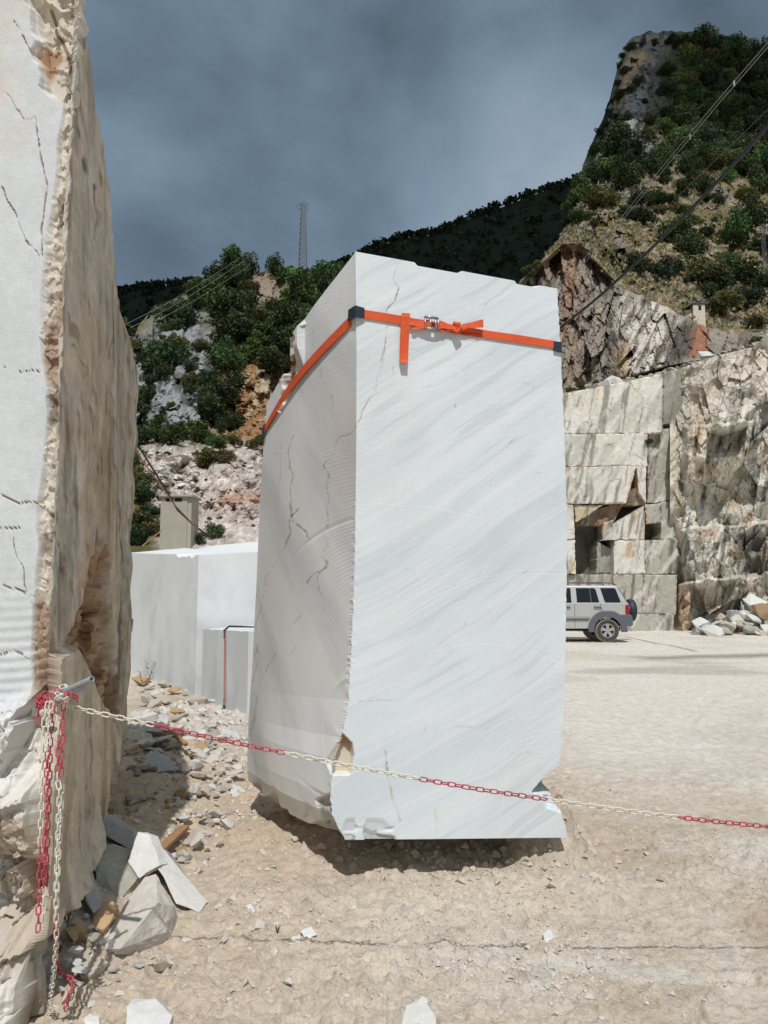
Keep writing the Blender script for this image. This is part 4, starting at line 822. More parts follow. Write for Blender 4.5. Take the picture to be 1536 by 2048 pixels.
# ================================================================== CHAIN AND PIPE
mb = MB(); pe = P(184, 1358, 2.84); ps = P(84, 1404, 3.10); dv = (pe - ps); dv = dv / np.linalg.norm(dv)
pipe = MB(); u_ = np.cross(dv, [0, 0, 1]); u_ /= np.linalg.norm(u_); w2 = np.cross(dv, u_)
V, Fs, nseg = [], [], 18
for (pt, r) in ((ps - dv * .25, .0115), (pe, .0115), (pe, .0075), (ps, .0075)):
    for k in range(nseg): a = 2 * math.pi * k / nseg; V.append(pt + (u_ * math.cos(a) + w2 * math.sin(a)) * r)
for i in range(3):
    for k in range(nseg): Fs.append((i * nseg + k, i * nseg + (k + 1) % nseg, (i + 1) * nseg + (k + 1) % nseg, (i + 1) * nseg + k))
Fs.append(tuple(3 * nseg + k for k in range(nseg)))
po = pipe.add(V, Fs).build('steel_pipe', M['pipe'], None, True); tag(po, 'short hollow steel pipe driven into the tall rock, chain wound on it', 'pipe')
p0 = P(116, 1402, 2.86); dv2 = np.array([-.02, -1, -.12]); dv2 /= np.linalg.norm(dv2)
po = MB().tube([p0 - dv2 * .22, p0 - dv2 * .01, p0], [.0125, .0125, .0095], 14).build('steel_rod', M['pipe'], None, True); tag(po, 'blunt grey steel rod end poking out under the wound chain', 'rod')
def link_mesh(name, mat, ln=.0365, wd=.0200, r=.0026):
    hl, hw = ln / 2 - r, wd / 2 - r; cr = hw * .75; path = []
    for cx, cy, a0 in ((hl - cr, hw - cr, 0), (-hl + cr, hw - cr, 90), (-hl + cr, -hw + cr, 180), (hl - cr, -hw + cr, 270)):
        for k in range(4): a = R(a0 + 30 * k); path.append(Vector((cx + cr * math.cos(a), cy + cr * math.sin(a), 0)))
    n, m = len(path), 6; V, Fs = [], []
    for i, p in enumerate(path):
        t_ = (path[(i + 1) % n] - path[i - 1]).normalized(); o_ = Vector((t_.y, -t_.x, 0))
        for k in range(m): a = 2 * math.pi * k / m; V.append(p + o_ * r * math.cos(a) + Vector((0, 0, r * math.sin(a))))
    for i in range(n):
        for k in range(m): Fs.append((i * m + k, i * m + (k + 1) % m, ((i + 1) % n) * m + (k + 1) % m, ((i + 1) % n) * m + k))
    me = pymesh(name, V, Fs, True); me.materials.append(mat); return me
LM = {'w': link_mesh('white_link', M['ch_white']), 'r': link_mesh('red_link', M['ch_red'])}
chain = empty('barrier_chain', tuple(P(130, 1410, 3.0))); tag(chain, 'red and white plastic barrier chain stretched across the foreground and hanging in loops', 'chain')
LINKS = []
def strand(pts, colour, pitch=.0285, wob=0):
    """pts: px, py, depth; colour(px, py) -> w or r"""
    W3 = [Vector(P(*p)) for p in pts]; seg = [0]
    for a_, b_ in zip(W3[:-1], W3[1:]): seg.append(seg[-1] + (b_ - a_).length)
    n = int(seg[-1] / pitch)
    xs = [np.interp([i * pitch for i in range(n + 1)], seg, [q[k] for q in W3]) for k in range(3)]
    for i in range(n):
        a_ = Vector((xs[0][i], xs[1][i], xs[2][i])); b_ = Vector((xs[0][i + 1], xs[1][i + 1], xs[2][i + 1])); t_ = (b_ - a_).normalized()
        up = Vector((0, -1, 0)) if abs(t_.z) > .6 else Vector((0, 0, 1)); s_ = t_.cross(up).normalized(); n_ = s_.cross(t_)
        an = R(45 + 90 * (i % 2) - 30 * (i % 2) + random.uniform(-9, 9)); y_ = s_ * math.cos(an) + n_ * math.sin(an); z_ = t_.cross(y_)
        mid = (a_ + b_) / 2; pq = proj(np.array(mid)); k = colour(float(pq[0]), float(pq[1]), i)
        mt = Matrix(((t_.x, y_.x, z_.x, mid.x), (t_.y, y_.y, z_.y, mid.y), (t_.z, y_.z, z_.z, mid.z), (0, 0, 0, 1)))
        LINKS.append((k, mt))
sx = [130, 200, 290, 420, 560, 700, 835, 960, 1095, 1220, 1350, 1450, 1540, 1700]; sy = [1411, 1427, 1446, 1475, 1504, 1532, 1557, 1579, 1599, 1617, 1634, 1645, 1654, 1667]
xs_ = np.linspace(130, 1700, 60); strand([(x, np.interp(x, sx, sy), 3.0 + .22 * (x - 130) / 1400) for x in xs_], lambda x, y, i: 'w' if (x < 303 or 570 < x < 835 or 1095 < x < 1350 or x > 1610) else 'r')
strand([(96, 1404, 2.80), (88, 1440, 2.79), (84, 1560, 2.78), (80, 1700, 2.77), (76, 1866, 2.77)], lambda x, y, i: 'w' if y < 1688 else 'r')
strand([(118, 1430, 2.83), (117, 1470, 2.82), (115, 1560, 2.81), (119, 1580, 2.80), (114, 1720, 2.80), (112, 1800, 2.80), (113, 1880, 2.83), (108, 1940, 2.90), (101, 2000, 3.02), (99, 2014, 3.08), (112, 2019, 3.08), (128, 2019, 3.09)], lambda x, y, i: 'r' if 1478 < y < 1548 else 'w')
strand([(104, 1404, 2.80), (97, 1440, 2.80), (93, 1560, 2.79), (89, 1700, 2.78), (85, 1852, 2.78)], lambda x, y, i: 'w' if (y < 1505 or y > 1780) else 'r')
strand([(127, 1405, 2.83), (125, 1470, 2.82), (122, 1560, 2.82)], lambda x, y, i: 'r')
strand([(80, 1400, 2.84), (76, 1420, 2.83), (75, 1456, 2.82)], lambda x, y, i: 'r')
strand([(130, 2016, 3.11), (132, 2000, 3.14), (140, 1985, 3.17), (148, 1968, 3.20), (142, 1955, 3.22), (122, 1952, 3.24), (115, 1930, 3.2)], lambda x, y, i: 'r')
n_big = len(LINKS)
# the rest of the bundle, behind: red runs and the turns round the pipe
strand([(106, 1412, 2.84), (101, 1480, 2.84), (98, 1600, 2.83), (94, 1700, 2.82), (91, 1790, 2.82)], lambda x, y, i: 'r')
strand([(124, 1570, 2.85), (118, 1700, 2.85), (111, 1840, 2.86), (112, 1935, 3.0)], lambda x, y, i: 'w' if y < 1840 else 'r')
for k in range(3):
    cpt = ps + dv * (.09 + .045 * k); V = []
    for j in range(9):
        a = 2 * math.pi * j / 8; V.append(cpt + (u_ * math.cos(a) + w2 * math.sin(a)) * .024 + dv * .02 * j / 8)
    pp = [(*[float(q) for q in proj(v)], float(v[1])) for v in V]; strand(pp, lambda x, y, i, k=k: 'w' if k == 2 else 'r', .026)
strand([(90, 1386, 2.83), (80, 1394, 2.82), (74, 1405, 2.82), (86, 1412, 2.81), (96, 1402, 2.81)], lambda x, y, i: 'r', .02)
strand([(84, 1392, 2.84), (92, 1400, 2.82), (82, 1408, 2.82), (76, 1398, 2.83)], lambda x, y, i: 'r', .016)
strand([(122, 1392, 2.80), (135, 1386, 2.80), (150, 1392, 2.82), (156, 1402, 2.84)], lambda x, y, i: 'r', .02)
strand([(112, 1398, 2.79), (124, 1390, 2.79), (134, 1398, 2.80), (130, 1411, 2.9)], lambda x, y, i: 'w', .022)
inv = Matrix.Translation(chain.location).inverted()
loose = [[], []]
for i, (k, mt) in enumerate(LINKS):
    if i < 298:
        o = bpy.data.objects.new('link', LM[k]); COL.objects.link(o); o.parent = chain; o.matrix_parent_inverse = inv; o.matrix_world = mt
        o.matrix_basis = mt
    else: loose[0 if k == 'w' else 1].append(mt)
bm = bmesh.new()
for gi, (g, k) in enumerate(zip(loose, 'wr')):
    for mt in g:
        me = LM[k].copy(); me.transform(mt); nf = len(bm.faces); bm.from_mesh(me); bm.faces.ensure_lookup_table()
        for f in bm.faces[nf:]: f.material_index = gi
        bpy.data.meshes.remove(me)
me = bpy.data.meshes.new('bunched_links'); bm.to_mesh(me); bm.free(); me.materials.append(M['ch_white']); me.materials.append(M['ch_red'])
o = link('bunched_links', me, None, chain); o['kind'] = 'stuff'
pend = P(1700, 1667, 3.25)
po = MB().tube([pend + [0, 0, -.75], pend + [0, 0, .06]], .010, 10).build('steel_post', M['pipe']); tag(po, 'thin steel rod in the ground at the far end of the chain', 'post')

# ================================================================== PARKED CAR
CXR, CYN, CYF = 7.66, 23.95, 25.70
gzc = float(floor_base(6.9, 24.3)) + .0
car = empty('parked_car', (CXR - 2.2, (CYN + CYF) / 2, gzc)); tag(car, 'silver off-road car with grey cladding parked before the quarry face, half hidden', 'car')
def cpt(x, y, z): return (CXR - x, y, z + gzc)
def arc(cx, cz, r, a0, a1, n): return [(cx + r * math.cos(R(a0 + (a1 - a0) * k / n)), cz + r * math.sin(R(a0 + (a1 - a0) * k / n))) for k in range(n + 1)]
side = [(.10, .50), (.07, .85), (.06, 1.10), (.11, 1.215), (1.6, 1.22), (3.02, 1.19), (3.7, 1.12), (4.22, 1.02), (4.36, .90), (4.40, .52), (3.92, .46)] + arc(3.42, .36, .45, 13, 167, 14) + [(2.9, .42), (1.25, .42)] + arc(.77, .36, .45, 10, 165, 14)
MB().prism([cpt(x, CYN + .02, z) for x, z in side], (0, CYF - CYN - .04, 0)).build('body', M['paint'], car, False, .018)
def slab3(poly, name, mat, y0, y1, par=car, bev=0): return MB().prism([cpt(x, y0, z) for x, z in poly], (0, y1 - y0, 0)).build(name, mat, par, False, bev)
def tilt(z): return .03 + max(0, z - 1.2) / .55 * .14
lo = [(.115, CYN + .03), (3.0, CYN + .03), (3.0, CYF - .03), (.115, CYF - .03)]; hi = [(.40, CYN + .17), (2.25, CYN + .17), (2.25, CYF - .17), (.40, CYF - .17)]
V = [cpt(x, y, 1.205) for x, y in lo] + [cpt(x, y, 1.745) for x, y in hi]
cab = MB().add(V, [(0, 3, 2, 1), (4, 5, 6, 7), (0, 1, 5, 4), (1, 2, 6, 5), (2, 3, 7, 6), (3, 0, 4, 7)]).build('cabin', M['paint'], car, False, .045)
def pane(poly, name, near=True, parent=car, mat='glass', o_=.006, th=.010):
    s_ = 1 if near else -1; y0 = CYN if near else CYF
    f = [cpt(x, y0 + s_ * (tilt(z) - o_), z) for x, z in poly]; return MB().prism(f, (0, s_ * th, 0)).build(name, M[mat], parent)
for near in (True, False):
    pane([(.93, 1.665), (.50, 1.665), (.45, 1.63), (.335, 1.24), (.37, 1.215), (.79, 1.215), (.83, 1.25)], 'side_window', near)
    wdw = pane([(1.69, 1.665), (1.14, 1.665), (1.08, 1.63), (1.0, 1.24), (1.03, 1.21), (1.67, 1.205), (1.69, 1.23)], 'side_window', near)
    pane([(1.275, 1.66), (1.255, 1.66), (1.235, 1.212), (1.255, 1.212)], 'window_divider', near, wdw, 'cladding', .012, .008)
    pane([(1.86, 1.665), (2.20, 1.665), (2.85, 1.24), (2.86, 1.21), (1.86, 1.205)], 'side_window', near)
    s_ = 1 if near else -1; y0 = CYN if near else CYF
    for cx, nm in ((.77, 'wheel_arch'), (3.42, 'wheel_arch')):
        po = arc(cx, .38, .60, -6, 186, 20); pi_ = arc(cx, .36, .43, 186, -6, 20); po = [(x, min(z, .955)) for x, z in po]
        slab3(po + pi_, nm, M['cladding'], y0 - s_ * .045, y0 + s_ * .06)
    slab3([(1.30, .74), (2.90, .74), (2.90, .80), (1.30, .80)], 'side_moulding', M['rim'], y0 - s_ * .012, y0 + s_ * .03)
    slab3([(1.36, .665), (2.86, .665), (2.86, .725), (1.34, .725)], 'side_moulding', M['cladding'], y0 - s_ * .008, y0 + s_ * .03)
    for hx in (.94, 1.90): slab3([(hx, 1.05), (hx + .02, 1.10), (hx + .22, 1.10), (hx + .24, 1.07), (hx + .22, 1.045)], 'door_handle', M['cladding'], y0 - s_ * .02, y0 + s_ * .03)
    for sx_ in (1.77, 2.92): slab3([(sx_ - .004, .45), (sx_ + .004, .45), (sx_ + .004, 1.2), (sx_ - .004, 1.2)], 'door_seam', M['dark'], y0 + s_ * .014, y0 + s_ * .04)
    slab3([(.91, .955), (.918, .955), (.985, 1.2), (.977, 1.2)], 'door_seam', M['dark'], y0 + s_ * .014, y0 + s_ * .04)
    slab3([(.075, .85), (.205, .86), (.205, 1.10), (.17, 1.15), (.09, 1.15)], 'tail_light', M['lamp'], y0 - s_ * .004, y0 + s_ * .12)
    y1 = y0 + s_ * .24
    MB().tube([cpt(.42, y1, 1.75), cpt(.50, y1, 1.82), cpt(.9, y1, 1.835), cpt(1.6, y1, 1.84), cpt(2.1, y1, 1.82), cpt(2.22, y1, 1.75)], .022, 6).build('roof_rail', M['cladding'], car, True)
    for cx in (.77, 3.42):
        wh = empty('wheel', cpt(cx, y0 + s_ * .12, .36)); wh.parent = car; wh.matrix_parent_inverse = Matrix.Translation(car.location).inverted()
        c0 = cpt(cx, y0 + s_ * .015, .36); k = s_
        tm = MB().lathe([(.215, .02 * k), (.24, -.012 * k), (.30, -.020 * k), (.335, -.012 * k)], c0, n=32).build('tyre', M['tyre'], wh, True)
        MB().lathe([(.335, -.012 * k), (.358, .012 * k), (.362, .05 * k), (.362, .20 * k), (.35, .235 * k), (.30, .24 * k), (.20, .23 * k)], c0, n=32).build('tyre_tread', M['tyre_dust'], tm, True)
        rm = MB().lathe([(.218, .0), (.205, .004 * k), (.20, .045 * k), (.0, .05 * k)], c0, n=28).build('rim', M['dark'], wh, True)
        sp_ = MB().lathe([(.0, -.004 * k), (.055, -.004 * k), (.065, .01 * k), (.065, .04 * k)], c0, n=14); sp_.lathe([(.222, .004 * k), (.214, -.012 * k), (.195, -.010 * k), (.188, .02 * k)], c0, n=28)
        for j in range(5):
            a = R(90 + 72 * j); e1 = Vector((math.cos(a), 0, math.sin(a))); e2 = Vector((-math.sin(a), 0, math.cos(a))); b0 = Vector(c0)
            sp_.prism([b0 + e1 * .05 + e2 * .035, b0 + e1 * .20 + e2 * .062, b0 + e1 * .20 - e2 * .062, b0 + e1 * .05 - e2 * .035], (0, .03 * k, 0))
        sp_.build('spokes', M['rim'], rm)
MB().add([cpt(.128 + .02, CYN + .20, 1.24), cpt(.128 + .02, CYF - .20, 1.24), cpt(.385, CYF - .28, 1.70), cpt(.385, CYN + .28, 1.70)], [(0, 1, 2, 3)])
MB().prism([cpt(.105, CYN + .16, 1.26), cpt(.105, CYF - .16, 1.26), cpt(.33, CYF - .26, 1.68), cpt(.33, CYN + .26, 1.68)], (-.01, 0, 0)).build('rear_window', M['glass'], car)
MB().prism([cpt(2.99, CYN + .12, 1.24), cpt(2.99, CYF - .12, 1.24), cpt(2.30, CYF - .24, 1.71), cpt(2.30, CYN + .24, 1.71)], (-.012, 0, .012)).build('windscreen', M['glass'], car)
slab3([(-.0, .50), (-.02, .56), (.0, .82), (.06, .85), (.42, .85), (.36, .62), (.30, .50)], 'rear_bumper', M['cladding'], CYN - .01, CYF + .01, car, .02)
slab3([(4.50, .46), (4.52, .60), (4.46, .74), (4.1, .74), (4.0, .46)], 'front_bumper', M['cladding'], CYN + .0, CYF - .0, car, .02)
slab3([(4.39, .78), (4.41, .95), (4.36, .95), (4.34, .78)], 'grille', M['dark'], CYN + .5, CYF - .5)
for yy in (CYN + .12, CYF - .36): slab3([(4.38, .80), (4.405, .95), (4.30, .97), (4.28, .80)], 'headlight', M['rim'], yy, yy + .24)
swc = (CXR + .22, (CYN + CYF) / 2 + .05, .96 + gzc); spw = empty('spare_wheel', swc); spw.parent = car; spw.matrix_parent_inverse = Matrix.Translation(car.location).inverted()
V, Fs, prof = [], [], [(.0, .155), (.28, .15), (.335, .12), (.358, .05), (.355, -.04), (.33, -.09), (.0, -.09)]; nseg = 28
for k in range(nseg):
    a = 2 * math.pi * k / nseg
    for r, h in prof: V.append((swc[0] + h, swc[1] + r * math.cos(a), swc[2] + r * math.sin(a)))
for k in range(nseg):
    for i in range(len(prof) - 1): Fs.append((k * 7 + i, k * 7 + i + 1, ((k + 1) % nseg) * 7 + i + 1, ((k + 1) % nseg) * 7 + i))
MB().add(V, Fs).build('wheel_cover', M['rubber'], spw, True)
MB().tube([(CXR - .4, CYN + .2, .36 + gzc), (CXR - .4, CYF - .2, .36 + gzc)], .06, 8)
slab3([(.3, .34), (4.1, .34), (4.1, .46), (.3, .46)], 'chassis', M['dark'], CYN + .25, CYF - .25)

# ================================================================== HUTS, PYLON, MAST, CABLES
hp = P(351, 1092, 39.0); hut = empty('concrete_hut', (hp[0], 39.5, hp[2] - .6)); tag(hut, 'narrow bare concrete hut with a flat roof behind the low white block', 'hut')
def rect(px0, py0, px1, py1, Y): a_ = P(px0, py0, Y); b_ = P(px1, py1, Y); return a_[0], a_[2], b_[0], b_[2]
x0, z1, x1, z0 = rect(322, 994, 372, 1110, 39.0)
wal = MB().box((x0, 39.0, z0 - 1), (x1, 40.7, z1)).build('wall', M['concrete'], hut)
MB().box((x1 - .02, 39.06, z0 - 1), (x1 + .20, 40.6, z1 - .01)).build('side_wall', M['concrete'], hut)
xa, za, xb, zb = rect(332, 996, 364, 1003, 39.0)
for k in range(2): MB().box((xa + (xb - xa) * .55 * k, 38.985, zb), (xa + (xb - xa) * (.45 + .55 * k), 39.01, za)).build('vent_opening', M['dark'], hut)
MB().box((x0 - .08, 38.85, z1 + .004), (x1 + .30, 40.85, z1 + .12)).build('roof', M['concrete'], hut, False, .02)
hs = terr(1400, 645, 'R'); Yh = 74.0; x0, z1, x1, z0 = rect(1386, 609, 1411, 640, Yh)
hut2 = empty('stone_hut', ((x0 + x1) / 2, Yh + .8, z0)); tag(hut2, 'tiny whitewashed stone hut on the cliff edge above the orange rock patch', 'hut')
MB().box((x0, Yh, z0 - .7), (x1, Yh + 2.2, z1)).build('wall', M['stone_wall'], hut2)
xa, za, xb, zb = rect(1396.5, 611, 1402.5, 620, Yh); win = MB().box((xa, Yh - .03, zb), (xb, Yh + .02, za)).build('window', M['dark'], hut2)
MB().prism([(x0 - .9, Yh - .12, z1 - .42), (x0 - .1, Yh - .12, z1 + .06), (x1 + .35, Yh - .12, z1 + .06), (x1 + .35, Yh - .12, z1 + .16), (x0 - .12, Yh - .12, z1 + .16), (x0 - .95, Yh - .12, z1 - .34)], (0, 2.6, 0)).build('roof', M['tile'], hut2)
MB().box((x0 - .75, Yh + .4, z0 - 1.2), (x0 - .02, Yh + 2.1, z1 - .4)).build('lean_to', M['stone_wall'], hut2)
def lattice(name, label, px, pyt, pyb, Y, wpx_b, wpx_t, arms, nbay, sz):
    b = P(px, pyb, Y); tpt = P(px, pyt, Y); H = tpt[2] - b[2]; k = Y / F; wb, wt = wpx_b * k / 2, wpx_t * k / 2
    root = empty(name, (b[0], Y, b[2])); tag(root, label, 'pylon')
    cn = [(-1, -1), (1, -1), (1, 1), (-1, 1)]
    def at(c_, f): h = wb + (wt - wb) * f; return Vector((b[0] + c_[0] * h, Y + c_[1] * h, b[2] + H * f))
    for c_ in cn: MB().tube([at(c_, 0), at(c_, 1)], sz, 4).build('leg', M['lattice'], root)
    for i in range(nbay):
        f0, f1 = i / nbay, (i + 1) / nbay; mb = MB()
        for j in range(4):
            a_, b_ = cn[j], cn[(j + 1) % 4]; mb.tube([at(a_, f0), at(b_, f1)], sz * .6, 4); mb.tube([at(b_, f0), at(a_, f1)], sz * .6, 4); mb.tube([at(a_, f1), at(b_, f1)], sz * .6, 4)
        mb.build('bracing', M['lattice'], root)
    for (f, ln, rise) in arms:
        for s_ in (-1, 1):
            h = wb + (wt - wb) * f; p0 = Vector((b[0] + s_ * h, Y, b[2] + H * f)); p1 = Vector((b[0] + s_ * (h + ln * k), Y, b[2] + H * f + rise * k))
            mb = MB().tube([p0, p1], sz * .9, 4); mb.tube([p0 + Vector((0, 0, 3 * k)), p1], sz * .7, 4); mb.tube([p1, p1 - Vector((0, 0, 4 * k))], sz * .9, 4)
            mb.build('crossarm', M['lattice'], root)
    return root
lattice('power_pylon', 'slim grey lattice power pylon on the wooded hilltop left of centre', 605, 406, 545, 150, 17, 9, [(.93, 6, -4), (.985, 9, -3)], 14, .055)
lattice('lattice_mast', 'thin pale lattice mast on the slope at the right edge', 1531, 448, 565, 88, 7, 5, [(.97, 3, 0)], 8, .014)
def cable_thing(name, pts, r, mat, label, sag=0):
    W3 = [Vector(P(*p)) for p in pts]; out_ = []
    for i in range(25):
        s_ = i / 24 * (len(W3) - 1); j = min(int(s_), len(W3) - 2); out_.append(W3[j].lerp(W3[j + 1], s_ - j) - Vector((0, 0, sag * 4 * (i / 24) * (1 - i / 24))))
    return tag(MB().tube(out_, r, 6).build(name, M[mat], None, True), label, 'cable')
cable_thing('cable', [(1060, 700, 30), (1122, 655, 28), (1200, 592, 25.5), (1290, 510, 22.5), (1400, 400, 19.5), (1480, 315, 17.5), (1540, 247, 16), (1700, 60, 13)], .046, 'cable', 'thick black cable slanting up to the right across the hillside')
pr = [(1085, 595, 45), (1140, 548, 42), (1230, 450, 38), (1340, 315, 33), (1440, 195, 29), (1536, 85, 26), (1700, -110, 22)]
ca = cable_thing('cable', pr, .016, 'wire', 'upper one of the thin twin steel cables crossing the mountain')
cable_thing('cable', [(x, y + 9, d_) for x, y, d_ in pr], .016, 'wire', 'lower one of the thin twin steel cables crossing the mountain')
for (x, y, d_) in [(1168, 518, 41), (1232, 452, 37.9), (1303, 364, 34.6), (1380, 270, 31.3), (1468, 163, 28)]:
    p = P(x, y, d_); o = MB().box((p[0] - .035, d_ - .02, p[2] - .20), (p[0] + .035, d_ + .02, p[2] + .03)).build('spacer_clamp', M['wire'], ca); o.parent = ca; o.matrix_parent_inverse = Matrix.Identity(4)
cable_thing('cable', [(1340, 408, 60), (1440, 312, 52), (1540, 215, 46)], .014, 'wire', 'faint single wire just above the thick black cable')
for k, (a_, b_) in enumerate([((244, 652), (480, 515)), ((262, 655), (490, 520)), ((278, 658), (500, 530))]):
    cable_thing('power_wire', [(*a_, 60), ((a_[0] + b_[0]) / 2, (a_[1] + b_[1]) / 2 + 2, 85), (*b_, 110)], .022, 'wire', ['highest', 'middle', 'lowest'][k] + ' of three thin power wires left of the wooded hill', .3)
cable_thing('cable', [(255, 862, 20), (285, 905, 21), (310, 945, 22), (335, 985, 23), (355, 1020, 24), (385, 1048, 25), (425, 1078, 26)], .028, 'cable', 'dark sagging cable hanging in front of the concrete hut')
cable_thing('cable', [(255, 870, 20), (290, 930, 21), (315, 960, 22), (345, 1005, 23), (380, 1042, 24), (400, 1062, 25)], .020, 'wood', 'bleached brown cable looped beside the dark one by the concrete hut')
cable_thing('cable', [(322, 1062, 36), (300, 1080, 32), (285, 1092, 29)], .03, 'wood', 'pale bare branch-like cable at the foot of the concrete hut')

# ================================================================== STONES
def rock_mesh(name, sd, n=16, sub=1, amp=.05, flat=1.0):
    r_ = random.Random(sd); bm = bmesh.new()
    for i in range(n):
        v = Vector((r_.gauss(0, 1), r_.gauss(0, 1), r_.gauss(0, 1))).normalized() * r_.uniform(.75, 1.0); bm.verts.new((v.x, v.y, v.z * flat))
    h = bmesh.ops.convex_hull(bm, input=bm.verts); bmesh.ops.delete(bm, geom=list({g for g in h['geom_interior'] + h['geom_unused'] if isinstance(g, bmesh.types.BMVert)}), context='VERTS')
    if sub:
        bmesh.ops.subdivide_edges(bm, edges=bm.edges, cuts=sub, use_grid_fill=True)
        for v in bm.verts: v.co *= 1 + amp * float(noise(v.co.x * 3 + sd, v.co.y * 3, v.co.z * 3))
    me = bpy.data.meshes.new(name); bm.to_mesh(me); bm.free(); return me
RM = [rock_mesh('stone', 100 + i, 12 + i % 5, 1, .07, [1, .6, .75, .45][i % 4]) for i in range(14)]
for m_ in RM: m_.materials.append(M['rock_white'])
def stone(name, loc, size, mat, label=None, cat='stone', group=None, sd=None, parent=None, sq=(1, 1, 1)):
    k = random.randrange(len(RM)) if sd is None else sd % len(RM)
    o = bpy.data.objects.new(name, RM[k]); COL.objects.link(o); o.location = loc; o.scale = [size * q for q in sq]
    o.rotation_euler = (random.uniform(-.35, .35), random.uniform(-.35, .35), random.uniform(0, 6.28))
    o.material_slots[0].link = 'OBJECT'; o.material_slots[0].material = M[mat]
    if label: tag(o, label, cat, group)
    return o
def slab(name, pts, thick, mat, label, cat='stone', extra=(), sub=5, amp=.007, rest=True):
    """an angular stone: outline points (px, py, depth) facing the camera, given body behind"""
    A0 = np.array([P(*p) for p in pts]); low_ = A0[np.argmin(A0[:, 2])]; g_ = float(floor_full(np.array(low_[0]), np.array(low_[1]))[0]) - .004
    k_ = (CAMZ - g_) / (CAMZ - low_[2]) if rest else 1.0
    pts = [(p[0], p[1], p[2] * k_) for p in pts]; extra = [(p[0], p[1], p[2] * k_) for p in extra]
    bm = bmesh.new(); W3 = [Vector(P(*p)) for p in pts]; off = Vector(thick); cen = sum(W3, Vector()) / len(W3)
    for q in W3: bm.verts.new(q); bm.verts.new(cen + (q - cen) * .92 + off)
    for q in extra: bm.verts.new(Vector(P(*q)))
    h = bmesh.ops.convex_hull(bm, input=bm.verts); bmesh.ops.delete(bm, geom=list({g for g in h['geom_interior'] + h['geom_unused'] if isinstance(g, bmesh.types.BMVert)}), context='VERTS')
    bmesh.ops.subdivide_edges(bm, edges=bm.edges, cuts=sub, use_grid_fill=True)
    for v in bm.verts:
        d_ = (v.co - cen); n_ = float(noise(v.co.x * 9, v.co.y * 9, v.co.z * 9)) + .5 * float(noise(v.co.x * 22, v.co.y * 22, v.co.z * 22)); n_ += .9 * float(facet(v.co.x, v.co.y, v.co.z, 16, 2)); v.co += d_.normalized() * n_ * amp
    for v in bm.verts: v.co -= cen
    bmesh.ops.recalc_face_normals(bm, faces=bm.faces)
    me = bpy.data.meshes.new(name); bm.to_mesh(me); bm.free(); o = link(name, me, M[mat]); o.location = cen
    return tag(o, label, cat)
slab('stone', [(189, 1899, 3.58), (289, 1756, 4.0), (311, 1749, 4.02), (349, 1812, 3.88), (334, 1865, 3.74), (259, 1911, 3.58), (221, 1916, 3.54)], (.02, .10, -.12), 'rock_pale', 'large angular cream rock with a sunlit top facet below the leaning slabs', 'rock', [(315, 1806, 3.72), (240, 1898, 3.50)], 6, .008)
slab('stone_slab', [(261, 1704, 4.20), (276, 1662, 4.30), (300, 1670, 4.3), (319, 1730, 4.18), (278, 1756, 4.08), (259, 1722, 4.16)], (.03, .07, -.02), 'rock_white', 'pointed white marble flake standing upright above the large cream rock', 'stone slab', rest=False)
slab('stone_slab', [(285, 1672, 4.42), (315, 1684, 4.42), (352, 1750, 4.25), (412, 1801, 4.08), (398, 1824, 3.98), (352, 1806, 4.0), (311, 1730, 4.2)], (.02, .05, -.05), 'rock_white', 'long pale marble slab leaning down to the right behind the cream rock', 'stone slab', rest=False)
slab('stone_slab', [(313, 1690, 4.52), (332, 1700, 4.5), (360, 1745, 4.35), (356, 1764, 4.3), (319, 1730, 4.4)], (.02, .06, -.04), 'rock_blue', 'narrow blue-grey marble slab behind the long pale leaning one', 'stone slab', rest=False)
slab('stone_slab', [(201, 1640, 4.62), (212, 1628, 4.7), (229, 1629, 4.72), (270, 1662, 4.5), (262, 1700, 4.35), (210, 1668, 4.5)], (.02, .08, -.05), 'rock_blue', 'blue-grey marble slab half in shade against the tall rock', 'stone slab', rest=False)
slab('stone', [(187, 1715, 4.10), (205, 1695, 4.25), (225, 1690, 4.3), (262, 1704, 4.25), (276, 1756, 4.1), (240, 1800, 3.95), (195, 1767, 4.0)], (.05, .22, -.08), 'rock_grey', 'squat grey-green rock wedged under the blue slab beside the tall rock', 'rock', (), 6, .009, rest=False)
slab('stone_slab', [(142, 1730, 3.86), (165, 1715, 3.95), (184, 1741, 3.92), (206, 1809, 3.72), (187, 1826, 3.64), (160, 1785, 3.74)], (-.02, .07, -.05), 'rock_blue', 'thin grey marble slab leaning on the tall rock, left of the grey-green rock', 'stone slab', rest=False)
slab('stone', [(184, 1835, 3.72), (210, 1801, 3.82), (227, 1805, 3.82), (225, 1837, 3.70), (202, 1866, 3.62), (184, 1854, 3.64)], (.0, .10, -.05), 'rock_tan', 'ochre stone at the left foot of the large cream rock')
slab('stone', [(129, 1859, 3.58), (150, 1839, 3.66), (170, 1861, 3.60), (148, 1882, 3.52)], (.0, .08, -.04), 'rock_tan', 'small tan stone just right of the hanging chain')
slab('stone_slab', [(92, 1800, 3.30), (108, 1803, 3.32), (106, 1842, 3.24), (84, 1916, 3.12), (70, 1914, 3.14)], (-.06, .05, -.01), 'rock_white', 'pale wedge of marble leaning on the tall rock behind the chain', 'stone slab')
slab('stone_slab', [(150, 1895, 3.58), (172, 1893, 3.58), (217, 1925, 3.46), (176, 1952, 3.36), (161, 1948, 3.38)], (.0, .04, -.06), 'rock_cream', 'flat cream slab lying in front of the large cream rock', 'stone slab')
